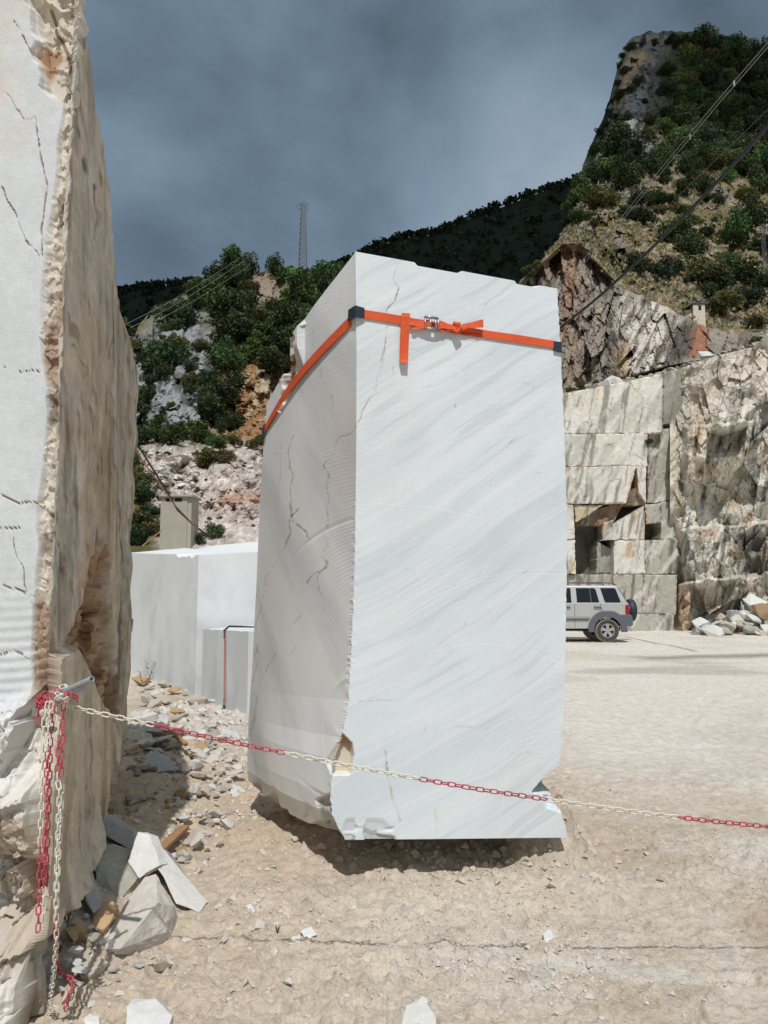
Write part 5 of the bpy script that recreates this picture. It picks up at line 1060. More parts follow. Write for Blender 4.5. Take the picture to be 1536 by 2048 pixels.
slab('stone', [(252, 2012, 3.06), (266, 1999, 3.12), (311, 1996, 3.12), (341, 2030, 3.05), (330, 2062, 2.98), (252, 2062, 2.98)], (.0, .10, -.06), 'rock_white', 'white marble lump at the bottom edge, left of centre')
slab('stone', [(163, 2036, 3.02), (180, 2024, 3.06), (200, 2032, 3.04), (200, 2054, 2.99), (166, 2056, 2.99)], (.0, .06, -.04), 'rock_white', 'small white stone at the bottom edge near the chain end')
slab('stone', [(803, 2054, 3.00), (812, 2010, 3.06), (846, 1989, 3.10), (876, 2020, 3.06), (874, 2056, 2.99)], (.0, .08, -.06), 'rock_white', 'pointed white stone at the bottom edge, right of centre')
slab('stone', [(1030, 1926, 3.56), (1060, 1930, 3.54), (1076, 1944, 3.48), (1062, 1954, 3.44), (1034, 1938, 3.50)], (.0, .05, -.03), 'rock_tan', 'flat tan stone on the bare ground in front of the upright block')
slab('stone', [(575, 1880, 3.70), (600, 1868, 3.74), (606, 1890, 3.66), (585, 1902, 3.62)], (.0, .05, -.03), 'rock_white', 'lower left one of two white stones touching the chain shadow')
slab('stone', [(600, 1862, 3.76), (622, 1853, 3.8), (634, 1870, 3.74), (612, 1880, 3.7)], (.0, .06, -.04), 'rock_white', 'upper right one of two white stones touching the chain shadow')
slab('stone', [(922, 1876, 3.72), (936, 1868, 3.74), (950, 1876, 3.72), (936, 1888, 3.68)], (.0, .04, -.02), 'rock_white', 'small white stone on the chain shadow in front of the upright block')
slab('stone', [(1086, 1868, 3.74), (1100, 1858, 3.78), (1108, 1876, 3.72), (1094, 1892, 3.66)], (.0, .04, -.03), 'rock_white', 'pale stone on the chain shadow below the right corner of the upright block')
slab('stone', [(697, 1818, 3.98), (708, 1810, 4.0), (718, 1816, 3.98), (706, 1828, 3.94)], (.0, .04, -.02), 'rock_white', 'lone white pebble-like stone below the near corner of the upright block')
slab('stone', [(490, 1814, 3.98), (500, 1806, 4.0), (512, 1824, 3.94), (504, 1830, 3.92)], (.0, .03, -.01), 'rock_white', 'upright white marble chip left of the upright block')
slab('stone', [(512, 1825, 3.93), (545, 1824, 3.94), (566, 1833, 3.90), (540, 1838, 3.88)], (.0, .03, -.01), 'rock_white', 'flat sliver of white marble left of the upright block')
slab('stone', [(289, 1512, 6.15), (310, 1500, 6.25), (340, 1516, 6.2), (344, 1540, 6.0), (300, 1546, 5.95)], (.0, .25, -.1), 'rock_blue', 'blue-grey rock in the shade between the tall rock and the low block', 'rock')
slab('stone', [(437, 1560, 5.95), (450, 1545, 6.05), (469, 1541, 6.1), (466, 1556, 5.98), (448, 1568, 5.88)], (.0, .12, -.05), 'rock_white', 'white angular stone on the rubble left of the upright block')
slab('stone', [(458, 1585, 5.75), (465, 1568, 5.85), (480, 1572, 5.85), (493, 1582, 5.78), (470, 1594, 5.70)], (.0, .12, -.05), 'rock_white', 'jagged white stone touching the foot of the upright block')
slab('stone', [(287, 1668, 4.80), (291, 1644, 4.95), (322, 1645, 4.95), (326, 1668, 4.8), (306, 1674, 4.75)], (.0, .14, -.06), 'rock_cream', 'cream cube-like stone behind the leaning slabs')
slab('stone', [(405, 1468, 8.0), (440, 1455, 8.3), (470, 1462, 8.2), (482, 1478, 7.9), (440, 1482, 7.8)], (.0, .2, -.1), 'rock_white', 'pale stone at the foot of the small strapped block')
slab('stone', [(588, 1640, 5.25), (620, 1636, 5.3), (652, 1660, 5.1), (640, 1690, 4.95), (596, 1690, 4.95)], (.0, .35, -.05), 'rock_tan', 'brown boulder wedged under the left side of the upright block', 'rock', (), 5, .015, rest=False)
pl = MB(); a_ = Vector(P(319, 1701, 4.55)); b_ = Vector(P(369, 1654, 5.0)); ax = (b_ - a_).normalized(); sd_ = ax.cross(Vector((0, 0, 1))).normalized(); upv = sd_.cross(ax)
pl.prism([a_ + sd_ * .03 + upv * .012, a_ - sd_ * .03 + upv * .012, a_ - sd_ * .03 - upv * .012, a_ + sd_ * .03 - upv * .012], b_ - a_)
tag(pl.build('plank', M['wood'], None, False, .003), 'short weathered plank lying across the rubble behind the leaning slabs', 'plank')
pl = MB(); a_ = Vector(P(320, 1455, 7.4)); b_ = Vector(P(372, 1488, 6.7)); ax = (b_ - a_).normalized()
tag(pl.tube([a_, (a_ + b_) / 2 + Vector((0, 0, .02)), b_], [.012, .022, .02], 6).build('stick', M['wood'], None, True), 'thin weathered stick on the rubble beside the tall rock', 'stick')

_t = ['', 'first', 'second', 'third', 'fourth', 'fifth', 'sixth', 'seventh', 'eighth', 'ninth', 'tenth', 'eleventh', 'twelfth', 'thirteenth', 'fourteenth', 'fifteenth', 'sixteenth', 'seventeenth', 'eighteenth', 'nineteenth', 'twentieth']
_tens = {20: 'twenty', 30: 'thirty', 40: 'forty', 50: 'fifty', 60: 'sixty', 70: 'seventy', 80: 'eighty', 90: 'ninety'}
def ordinal(n): return _t[n] if n <= 20 else (_tens[n // 10 * 10] + '-' + _t[n % 10] if n % 10 else _tens[n // 10 * 10][:-1] + 'ieth')
HUE = {'rock_white': 'white', 'rock_cream': 'cream', 'rock_tan': 'tan', 'rock_blue': 'blue-grey', 'rock_grey': 'greenish grey', 'rock_pale': 'pale'}
def name_by_order(items, what, zones, key):
    """items: (object, px, key value, material): singled out by colour, band and order from the left"""
    vals = sorted(q[2] for q in items); cut = [vals[len(vals) * (i + 1) // len(zones)] if i + 1 < len(zones) else 1e9 for i in range(len(zones))]; box = {}
    for it in items: box.setdefault((it[3], next(i for i, q in enumerate(cut) if it[2] < q or q == 1e9)), []).append(it)
    for (m_, zi), lst in box.items():
        lst.sort(key=lambda q: q[1])
        for k, it in enumerate(lst): it[0]['label'] = f'{HUE[m_]} {what}, {zones[zi]}, {ordinal(k + 1)} {HUE[m_]} one from left'
# rubble: countable stones in the gap and round the feet of the rocks
def scatter(poly, n, szpx, mats, name, label, cat, group, zoff=.42):
    xs = [p[0] for p in poly]; ys = [p[1] for p in poly]; k = 0; tries = 0; items = []
    while k < n and tries < n * 30:
        tries += 1; x = random.uniform(min(xs), max(xs)); y = random.uniform(min(ys), max(ys))
        if not inpoly(np.array(x), np.array(y), poly): continue
        g = Gd(x, y); 
        for _ in range(3): g = Gd(x, y, float(floor_full(np.array(g[0]), np.array(g[1]))[0]))
        s_ = random.uniform(*szpx) ** 1.0 * random.choice([.6, .8, 1, 1.2, 1.6]) * g[1] / F / 1.7
        mm_ = random.choice(mats); o = stone(name, (g[0], g[1], g[2] + s_ * zoff), s_, mm_, label, cat, group, None, None, (random.uniform(.8, 1.4), random.uniform(.7, 1.1), random.uniform(.5, .9))); k += 1; items.append((o, x, y, mm_))
    name_by_order(items, label, ['back row', 'middle row', 'front row'], 'y')
WC_ = ['rock_white', 'rock_white', 'rock_cream', 'rock_cream', 'rock_pale', 'rock_pale', 'rock_tan', 'rock_blue']
scatter([(285, 1340), (400, 1400), (480, 1470), (495, 1540), (440, 1600), (350, 1600), (330, 1540), (275, 1470)], 150, (12, 30), WC_, 'rubble_stone', 'rubble stone in the gap', 'stone', 'rubble stones in the gap')
scatter([(330, 1590), (440, 1600), (470, 1640), (430, 1720), (350, 1740), (320, 1640)], 55, (9, 26), WC_, 'rubble_stone', 'stone beside the leaning slabs', 'stone', 'stones beside the leaning slabs')
scatter([(0, 1920), (60, 1900), (180, 1930), (340, 1900), (360, 1960), (200, 1980), (0, 2000)], 34, (9, 24), WC_, 'rubble_stone', 'small stone near the chain end', 'stone', 'stones near the hanging chain')
scatter([(100, 1800), (190, 1830), (200, 1900), (130, 1930), (90, 1900)], 18, (10, 22), ['rock_cream', 'rock_tan', 'rock_white'], 'rubble_stone', 'stone between chain and large rock', 'stone', 'stones between chain and cream rock')
scatter([(240, 1480), (300, 1500), (320, 1600), (250, 1650), (235, 1560)], 35, (10, 26), ['rock_grey', 'rock_cream', 'rock_tan'], 'rubble_stone', 'shaded stone at the tall rock', 'stone', 'shaded rubble by the tall rock')
# fallen stone at the foot of the quarried wall
heap = []
for i in range(150):
    x = random.uniform(1385, 1640); f = random.random(); hh_ = 1.35 * float(ss(1385, 1530, np.array(x))) + .12; Y = 30.9 - 3.6 * f; s_ = random.uniform(.12, .36) * (1.4 if random.random() < .2 else 1)
    X0 = (x - CX) / F * Y; mm_ = random.choice(['rock_white', 'rock_white', 'rock_cream', 'rock_grey', 'rock_blue']); o = stone('fallen_stone', (X0, Y, hh_ * (1 - f) ** 1.2 + s_ * .15), s_, mm_, 'fallen stone', 'stone', 'fallen stones by the quarry face', None, None, (1.2, .9, .8)); heap.append((o, x, f, mm_))
name_by_order(heap, 'fallen stone by the quarry', ['rear', 'middle', 'front'], 'f')
for (x, Y, z, s_, m_, lb) in [(1405, 29.0, .15, .62, 'rock_white', 'broad white boulder at the foot of the rough quarry rock, near the car'), (1440, 28.2, .12, .5, 'rock_cream', 'second pale boulder from the car in the fallen heap'), (1526, 29.0, .8, .6, 'rock_tan', 'tan boulder high on the fallen heap at the right edge'), (1500, 29.8, 1.0, .65, 'rock_white', 'white boulder on top of the fallen heap')]:
    stone('boulder', ((x - CX) / F * Y, Y, z), s_, m_, lb, 'boulder', None, 0, None, (1.3, .9, .75))
# row of squared stones along the ledge
for i, x in enumerate(np.linspace(1180, 1600, 34)):
    x = x + random.uniform(-4, 4); big = i in (2, 4, 19, 28); s_ = .34 if big else random.uniform(.13, .24)
    yw = float(np.interp(x, [1040, 1325, 1362, 1420, 1480, 1536, 1900], [806, 748, 736, 715, 700, 688, 640])); p = P(x, yw, 31.6)
    stone('ledge_stone', (p[0], 31.7, p[2] + s_ * .35), s_, 'rock_white' if big else 'rock_grey', ('large pale squared stone on the quarry ledge, %s of four from the left' % {2: 'first', 4: 'second', 19: 'third', 28: 'last'}[i]) if big else ('small grey stone on the quarry ledge, %s in the row from the left' % ordinal(i + 1)), 'stone', None if big else 'small stones along the ledge', i, None, (1.5, .8, .9))
scr = []
for i in range(60):
    x = random.uniform(285, 400); y = random.uniform(895, 965) + (x - 300) * .12; p = terr(x, y, 'L'); mm_ = random.choice(['rock_white', 'rock_cream']); o = stone('scree_stone', tuple(p + np.array([0, -.3, .05])), random.uniform(.15, .42), mm_, 'scree stone', 'stone', 'scree stones on the left hill', None, None, (1.2, .9, .7)); scr.append((o, x, y, mm_))
name_by_order(scr, 'scree stone above the concrete hut', ['upper', 'middle', 'lower'], 'y')
p = terr(360, 928, 'L'); stone('boulder', tuple(p + np.array([0, -.4, .2])), 1.0, 'rock_cream', 'largest pale boulder in the scree above the concrete hut', 'boulder', None, 7, None, (1.25, .8, .6))

# pebbles and crumbs, uncountable
pebV, pebF, nb_ = [], [], 0
tet = np.array([(1, 0, -.4), (-.6, .8, -.4), (-.5, -.9, -.4), (0, .1, .7), (.5, .6, .3), (-.4, -.1, .5)]); tf = [(0, 4, 1), (0, 3, 4), (4, 3, 5), (4, 5, 1), (1, 5, 2), (2, 5, 3), (2, 3, 0), (0, 1, 2)]
def pebbles(n, x, y, size):
    global nb_
    s_ = rng.uniform(size[0], size[1], n) * rng.choice([.5, .7, 1, 1.5], n); z = floor_full(x, y)[0]; a = rng.uniform(0, 6.28, n)
    T = tet[None] * np.stack([np.ones(n), np.full(n, .8), rng.uniform(.5, 1, n)], -1)[:, None] * s_[:, None, None]
    Vp = np.stack([T[..., 0] * np.cos(a)[:, None] - T[..., 1] * np.sin(a)[:, None] + x[:, None], T[..., 0] * np.sin(a)[:, None] + T[..., 1] * np.cos(a)[:, None] + y[:, None], T[..., 2] + (z + s_ * .25)[:, None]], -1)
    pebV.append(Vp.reshape(-1, 3)); pebF.append((np.array(tf)[None] + (nb_ + 6 * np.arange(n))[:, None, None]).reshape(-1, 3)); nb_ += 6 * n
def build_pebbles(mat, label):
    global pebV, pebF, nb_
    pb = link('pebbles', npmesh('pebbles', np.concatenate(pebV), np.concatenate(pebF)), mat); pb['kind'] = 'stuff'; pb['label'] = label; pb['category'] = 'pebbles'; pebV, pebF, nb_ = [], [], 0
RN = rng.normal
pebbles(900, RN(.2, 1.3, 900), 2.9 + np.abs(RN(0, 1.4, 900)), (.004, .010))
pebbles(1000, RN(-1.15, .35, 1000), rng.uniform(3.1, 8.5, 1000), (.007, .024))
pebbles(350, RN(.62, .3, 350), RN(3.42, .14, 350), (.005, .016))
pebbles(120, RN(-.55, .15, 120), RN(3.95, .12, 120), (.005, .014))
pebbles(900, rng.uniform(-2.9, -.8, 900), rng.uniform(6.5, 12, 900), (.015, .06))
build_pebbles(M['rock_pale'], 'scattered white marble crumbs and pebbles on the dusty ground')
xx = rng.uniform(-1.6, 2.6, 5500); yy = 2.9 + np.abs(RN(0, 1.5, 5500)); k_ = noise(xx * 1.3, yy * 1.6, 3) > -.15; xx, yy = xx[k_], yy[k_]; pebbles(len(xx), xx, yy, (.004, .013))
xx = RN(.55, .5, 500); yy = RN(4.75, .22, 500); pebbles(500, xx, yy, (.008, .03))
build_pebbles(M['dirt'], 'crumbled dirt clods strewn over the quarry floor')

# ================================================================== TREES, SHRUBS, PLANTS
def crown_mesh(name, sd, n, lobes, leaf, tone, squash=1.0):
    g = np.random.default_rng(sd); V, C_ = [], []
    lb = []
    for i in range(lobes):
        a = g.uniform(0, 6.28); r = g.uniform(.2, .85) if i else 0; lb.append((r * math.cos(a), r * math.sin(a), g.uniform(.30, 1.35) * (1.15 - .5 * r) if i else .75, g.uniform(.20, .50) if i else .58))
    lb = np.array(lb); k = g.choice(lobes, n, p=lb[:, 3] ** 2 / (lb[:, 3] ** 2).sum()); d_ = g.normal(size=(n, 3)); d_ /= np.linalg.norm(d_, axis=1)[:, None]
    rad = g.uniform(.35, 1.0, n) ** .45 * (1 + .22 * noise(d_[:, 0] * 2.5 + sd, d_[:, 1] * 2.5 + k, d_[:, 2] * 2.5))
    cen = lb[k, :3] + d_ * (rad * lb[k, 3])[:, None]; cen[:, 2] *= squash; cen[:, 2] = np.maximum(cen[:, 2], .03)
    e1 = g.normal(size=(n, 3)); e1 /= np.linalg.norm(e1, axis=1)[:, None]; up = d_ + g.normal(size=(n, 3)) * .7; e2 = np.cross(e1, up); e2 /= np.linalg.norm(e2, axis=1)[:, None]
    s_ = (leaf * g.uniform(.6, 1.5, n))[:, None]
    Q = np.stack([cen - e1 * s_, cen + e2 * s_ * .55, cen + e1 * s_, cen - e2 * s_ * .55], 1)
    col = np.array(tone) * (1 + .35 * g.normal(size=(n, 1)).clip(-1.5, 2)); lum = g.random((n, 1)) < .12; col = np.where(lum, col * np.array([1.9, 1.6, 1.2]), col)  # a random few leaves lightened as painted highlights
    # clumps keep a colour of their own: each lobe a little different
    col = col * (1 + .30 * g.normal(size=(lobes, 1)).clip(-1, 1))[k]
    col = np.repeat(col[:, None], 4, 1)
    return npmesh(name, Q.reshape(-1, 3), np.arange(4 * n).reshape(-1, 4), np.clip(col, .004, .5))
def trunk_mesh(name, sd):
    g = random.Random(sd); mb = MB(); mb.tube([(0, 0, -.25), (.03, .02, .3), (.0, .04, .8)], [.07, .055, .03], 6)
    for i in range(4):
        a = g.uniform(0, 6.28); z = g.uniform(.2, .6); mb.tube([(0, 0, z), (.25 * math.cos(a), .25 * math.sin(a), z + .25), (.45 * math.cos(a), .45 * math.sin(a), z + .5)], [.035, .022, .01], 5)
    me = pymesh(name, mb.v, mb.f, True); me.materials.append(M['bark']); return me
DG, MG, OL, BG, DG2 = (.036, .058, .022), (.055, .092, .030), (.098, .104, .036), (.078, .135, .036), (.030, .052, .030)
CRN = {}
for tn, (nm, col, cnt) in {'dark': ('dark_crown', DG, 3), 'mid': ('green_crown', MG, 3), 'olive': ('olive_crown', OL, 2), 'bright': ('bright_crown', BG, 2), 'pine': ('blue_crown', DG2, 2)}.items():
    CRN[tn] = [crown_mesh(nm, 31 * i + len(CRN) * 7, 2100, 15 + 2 * i, .075, col, [1.0, .8, 1.15][i % 3]) for i in range(cnt)]
    for m_ in CRN[tn]: m_.materials.append(M['leaf'])
TRK = [trunk_mesh('trunk', i) for i in range(2)]
TW = {'dark': 'dark green', 'mid': 'green', 'olive': 'olive green', 'bright': 'bright green', 'pine': 'blackish green'}
MARKS = [('the concrete hut', 350, 1030), ('the power pylon', 605, 520), ('the tiny stone hut', 1400, 625), ('the crag summit', 1270, 90), ('the grey rock face', 345, 730), ('the tan scree', 490, 830), ('the lattice mast', 1531, 505), ('the grey cliff top', 1170, 500), ('the black cable', 1400, 400), ('the hilltop outcrop', 535, 560)]
BUSH = []
def bush(px, py, rpx, tone, key):
    """a shrub seen at px, py (its middle) with radius rpx"""
    p = terr(px, py + rpx * .75, key); r = rpx * p[1] / F; BUSH.append((px, py, rpx, tone, key, p, r))
for a_ in [(468, 538, 34, 'mid'), (440, 552, 26, 'dark'), (500, 536, 26, 'dark'), (428, 578, 30, 'bright'), (395, 598, 30, 'mid'), (352, 622, 34, 'mid'), (372, 640, 24, 'dark'), (445, 612, 42, 'dark'), (485, 600, 40, 'mid'),
           (470, 662, 44, 'dark'), (510, 668, 38, 'mid'), (548, 536, 22, 'dark'), (572, 545, 22, 'mid'), (600, 552, 28, 'bright'), (630, 552, 26, 'mid'), (660, 552, 26, 'mid'), (690, 545, 26, 'dark'), (610, 590, 40, 'mid'), (655, 590, 40, 'dark'), (700, 580, 34, 'mid'),
           (590, 636, 42, 'dark'), (640, 640, 42, 'mid'), (560, 676, 40, 'dark'), (605, 690, 36, 'mid'), (545, 722, 32, 'dark'), (575, 735, 28, 'mid'), (330, 715, 40, 'dark'), (305, 700, 24, 'mid'), (350, 690, 26, 'olive'), (432, 700, 26, 'dark'), (455, 725, 32, 'mid'),
           (420, 760, 26, 'dark'), (438, 790, 42, 'dark'), (415, 820, 38, 'dark'), (452, 838, 30, 'dark'), (285, 785, 26, 'mid'), (276, 830, 28, 'dark'), (282, 870, 24, 'dark'), (335, 836, 30, 'bright'), (372, 852, 34, 'bright'), (345, 868, 28, 'mid'), (405, 866, 28, 'mid'), (435, 878, 22, 'mid'), (468, 880, 16, 'olive'), (318, 868, 22, 'dark'),
           (270, 960, 26, 'olive'), (285, 985, 26, 'dark'), (278, 1030, 30, 'olive'), (300, 1055, 24, 'olive'), (270, 1070, 26, 'dark'), (306, 1015, 20, 'dark'), (420, 915, 22, 'olive'), (448, 912, 20, 'olive'), (405, 925, 16, 'olive'), (515, 885, 18, 'olive'), (260, 925, 20, 'mid'), (350, 1052, 22, 'bright'), (368, 1068, 18, 'bright'), (338, 1076, 16, 'mid'), (425, 1066, 16, 'mid'), (400, 1078, 12, 'mid'),
           (268, 690, 18, 'olive'), (500, 570, 20, 'olive'), (400, 690, 18, 'olive'), (520, 640, 24, 'olive'), (545, 610, 20, 'dark'), (500, 700, 26, 'bright'), (470, 760, 22, 'dark'), (300, 760, 18, 'dark'), (380, 760, 18, 'olive')]: bush(*a_, 'L')
for a_ in [(1283, 431, 24, 'pine'), (1358, 468, 34, 'mid'), (1380, 492, 32, 'dark'), (1415, 458, 22, 'pine'), (1275, 528, 26, 'dark'), (1312, 538, 30, 'pine'), (1345, 530, 24, 'dark'), (1395, 545, 34, 'olive'), (1425, 560, 36, 'dark'), (1480, 540, 34, 'dark'), (1445, 605, 34, 'olive'), (1488, 598, 26, 'pine'), (1470, 470, 36, 'mid'), (1500, 440, 34, 'dark'), (1520, 490, 26, 'dark'),
           (1422, 322, 28, 'olive'), (1372, 335, 20, 'dark'), (1395, 360, 30, 'mid'), (1370, 375, 24, 'dark'), (1325, 320, 28, 'mid'), (1300, 335, 26, 'dark'), (1345, 290, 22, 'olive'), (1240, 280, 36, 'dark'), (1262, 300, 34, 'pine'), (1225, 305, 24, 'mid'), (1296, 270, 18, 'olive'), (1215, 335, 32, 'bright'), (1250, 350, 34, 'mid'), (1170, 385, 30, 'mid'), (1210, 390, 34, 'olive'), (1150, 400, 26, 'mid'), (1185, 360, 26, 'dark'), (1275, 395, 20, 'pine'), (1305, 395, 18, 'dark'), (1335, 395, 16, 'pine'),
           (1160, 430, 20, 'dark'), (1140, 440, 16, 'pine'), (1185, 448, 12, 'dark'), (1438, 398, 12, 'dark'), (1490, 390, 26, 'olive'), (1520, 365, 28, 'mid'), (1475, 330, 26, 'dark'), (1530, 560, 22, 'dark'), (1455, 520, 24, 'mid'), (1410, 575, 24, 'dark'), (1380, 430, 14, 'olive'), (1372, 560, 10, 'pine'), (1060, 548, 12, 'mid'), (1078, 535, 10, 'olive'), (1250, 420, 12, 'dark'),
           (1310, 84, 10, 'dark'), (1345, 80, 14, 'pine'), (1372, 85, 20, 'dark'), (1395, 80, 20, 'pine'), (1425, 95, 24, 'mid'), (1275, 165, 13, 'pine'), (1330, 140, 18, 'dark'), (1262, 178, 11, 'pine'), (1240, 190, 12, 'dark'), (1225, 225, 10, 'dark'), (1240, 130, 8, 'dark'), (1217, 220, 7, 'pine'), (1338, 180, 20, 'pine'), (1300, 240, 16, 'dark'), (1335, 225, 20, 'dark'), (1510, 640, 20, 'olive')]: bush(*a_, 'R')
poly = [(1375, 85), (1440, 85), (1560, 120), (1560, 340), (1480, 330), (1400, 310), (1340, 290), (1345, 190)]
cnt = 0
for gx_ in np.arange(1315, 1570, 25):
    for gy_ in np.arange(90, 345, 22):
        x, y = gx_ + random.uniform(-8, 8), gy_ + random.uniform(-8, 8)
        if inpoly(np.array(x), np.array(y), poly): bush(x, y, random.uniform(17, 29), random.choice(['dark', 'dark', 'mid', 'mid', 'olive', 'pine']), 'R')
for _ in range(55):
    x, y = random.uniform(1150, 1560), random.uniform(290, 620)
    if y < float(foot_y(x)) - 15 and y > float(peak_y(x)) + 20: bush(x, y, random.uniform(4, 9), random.choice(['olive', 'dark', 'mid']), 'R')
for (x, y) in [(1245, 112), (1252, 140), (1238, 165), (1228, 200), (1232, 232), (1216, 250), (1210, 275), (1248, 180), (1268, 120), (1280, 85), (1258, 95), (1200, 265), (1190, 300), (1178, 330), (1222, 262), (1205, 300), (1290, 200), (1345, 72)]: bush(x, y, random.uniform(6, 12), random.choice(['dark', 'pine', 'pine']), 'R')
pl_ = [(430, 545), (500, 560), (545, 640), (600, 545), (705, 540), (700, 620), (600, 720), (560, 745), (500, 740), (440, 700), (420, 600)]
for _ in range(95):
    x, y = random.uniform(415, 710), random.uniform(540, 750)
    if inpoly(np.array(x), np.array(y), pl_) and not inpoly(np.array(x), np.array(y), [(500, 540), (570, 545), (578, 605), (540, 645), (505, 625)]): bush(x, y, random.uniform(14, 28), random.choice(['dark', 'mid', 'mid', 'bright', 'olive']), 'L')
for _ in range(40):
    x, y = random.uniform(265, 470), random.uniform(620, 880)
    if random.random() < .6: bush(x, y, random.uniform(7, 15), random.choice(['dark', 'mid', 'olive']), 'L')
for _ in range(40):
    x, y = random.uniform(1170, 1480), random.uniform(230, 420)
    if y > float(peak_y(x)) + 30 and y < 470 - .25 * (x - 1150): bush(x, y, random.uniform(9, 20), random.choice(['dark', 'mid', 'mid', 'olive', 'bright']), 'R')
for _ in range(28): bush(random.uniform(270, 530), random.uniform(900, 1060), random.uniform(3, 8), random.choice(['olive', 'olive', 'mid']), 'L')
for x, y, r_ in [(1140, 775, 10), (1165, 770, 12), (1190, 765, 9), (1210, 690, 8), (1520, 730, 16), (1540, 760, 18)]: bush(x, y, r_, 'olive', 'C')
bush(1300, 872, 9, 'mid', 'C'); BUSH[-1] = (1300, 880, 9, 'mid', 'C', P(1300, 888, 30.9), 9 * 31 / F)
# labels: by the nearest landmark, side and rank
rank = {}
info = []
for (px_, py_, rp, tone, key, p, r) in BUSH:
    j = min(range(len(MARKS)), key=lambda i: math.hypot(MARKS[i][1] - px_, MARKS[i][2] - py_)); nm, mx0, my0 = MARKS[j]; dx_, dy_ = px_ - mx0, py_ - my0
    side_ = ('right of' if dx_ > 0 else 'left of') if abs(dx_) > abs(dy_) else ('below' if dy_ > 0 else 'above'); info.append((j, side_, math.hypot(dx_, dy_)))
ORD = ['nearest', 'second nearest', 'third nearest', 'fourth nearest', 'fifth nearest']
for bi, (px_, py_, rp, tone, key, p, r) in enumerate(BUSH):
    j, side_, dd = info[bi]; kind_ = 'tree' if rp >= 28 else ('shrub' if rp >= 10 else 'scrub tuft')
    rk_ = sum(1 for k in range(len(BUSH)) if info[k][0] == j and info[k][1] == side_ and info[k][2] < dd and ('tree' if BUSH[k][2] >= 28 else ('shrub' if BUSH[k][2] >= 10 else 'scrub tuft')) == kind_ and BUSH[k][3] == tone)
    where = {'L': 'on the left hill', 'R': 'on the right mountain', 'C': 'on the quarry ledge'}[key]
    t_ = empty({'tree': 'tree', 'shrub': 'shrub', 'scrub tuft': 'scrub_tuft'}[kind_], tuple(p))
    tag(t_, f"{TW[tone]} {kind_} {side_} {MARKS[j][0]}, {'' if rk_ == 0 else ordinal(rk_ + 1) + ' '}nearest of its colour", kind_ if kind_ != 'scrub tuft' else 'scrub', f'{kind_}s {where}')
    s_ = r * (1.15 if rp > 10 else 1.0); t_.scale = (s_ * random.uniform(.8, 1.35), s_ * random.uniform(.8, 1.25), s_ * random.uniform(.75, 1.2)); t_.rotation_euler = (0, 0, random.uniform(0, 6.28))
    for me_, nm in ((random.choice(CRN[tone]), 'crown'), (random.choice(TRK), 'trunk')):
        if nm == 'trunk' and rp < 10: continue
        o = bpy.data.objects.new(nm, me_); COL.objects.link(o); o.parent = t_
# far forest: one mass
g = np.random.default_rng(5); n = 5200
ii = (g.random(n) ** .55 * (FARV.shape[0] - 1)).astype(int); ii[:1500] = FARV.shape[0] - 1; jj = g.integers(0, FARV.shape[1] - 1, n); f_ = g.random(n)[:, None]
base_ = FARV[ii, jj] * (1 - f_) + FARV[ii, jj + 1] * f_; m = 12; s_ = g.uniform(1.6, 3.4, n)
cen = (base_ + np.array([0, 0, 1.0]) * (s_ * .7)[:, None])[:, None] + g.normal(size=(n, m, 3)).clip(-1.5, 1.5) * (s_ * .42)[:, None, None]
e1 = g.normal(size=(n, m, 3)); e1 /= np.linalg.norm(e1, axis=-1)[..., None]; e2 = np.cross(e1, g.normal(size=(n, m, 3))); e2 /= np.linalg.norm(e2, axis=-1)[..., None]
h_ = (s_ * .38)[:, None, None]; Q = np.stack([cen - e1 * h_, cen - e2 * h_, cen + e1 * h_, cen + e2 * h_], 2).reshape(-1, 3)
cc = np.repeat((np.array([.028, .040, .026]) * (1 + .4 * g.normal(size=(n, 1))).clip(.4, 1.8))[:, None], m * 4, 1).reshape(-1, 3)
ff = link('forest', npmesh('forest', Q, np.arange(len(Q)).reshape(-1, 4), cc), M['forest']); ff['kind'] = 'stuff'; ff['label'] = 'dark wooded far mountain under the cloud shadow'; ff['category'] = 'forest'
X_, Y_, V_ = TERR['L']; sel = np.where(((X_ < 225) | (X_ > 740)) & (Y_ < 880 + 60 * noise(X_ * .02, 1, 1)))[0]; n = 2600; k = g.choice(sel, n); m = 26; s_ = g.uniform(1.0, 2.4, n)
cen = (V_[k] + np.array([0, 0, 1.0]) * (s_ * .6)[:, None])[:, None] + g.normal(size=(n, m, 3)).clip(-1.6, 1.6) * (s_ * .5)[:, None, None]
e1 = g.normal(size=(n, m, 3)); e1 /= np.linalg.norm(e1, axis=-1)[..., None]; e2 = np.cross(e1, g.normal(size=(n, m, 3))); e2 /= np.linalg.norm(e2, axis=-1)[..., None]; h_ = (s_ * .22)[:, None, None]
Q = np.stack([cen - e1 * h_, cen - e2 * h_ * .6, cen + e1 * h_, cen + e2 * h_ * .6], 2).reshape(-1, 3); cc = np.repeat((np.array([.045, .072, .026]) * (1 + .35 * g.normal(size=(n, 1))).clip(.4, 1.8))[:, None], m * 4, 1).reshape(-1, 3)
ff = link('undergrowth', npmesh('undergrowth', Q, np.arange(len(Q)).reshape(-1, 4), cc), M['forest']); ff['kind'] = 'stuff'; ff['label'] = 'thick green undergrowth over the flanks of the left hill'; ff['category'] = 'undergrowth'
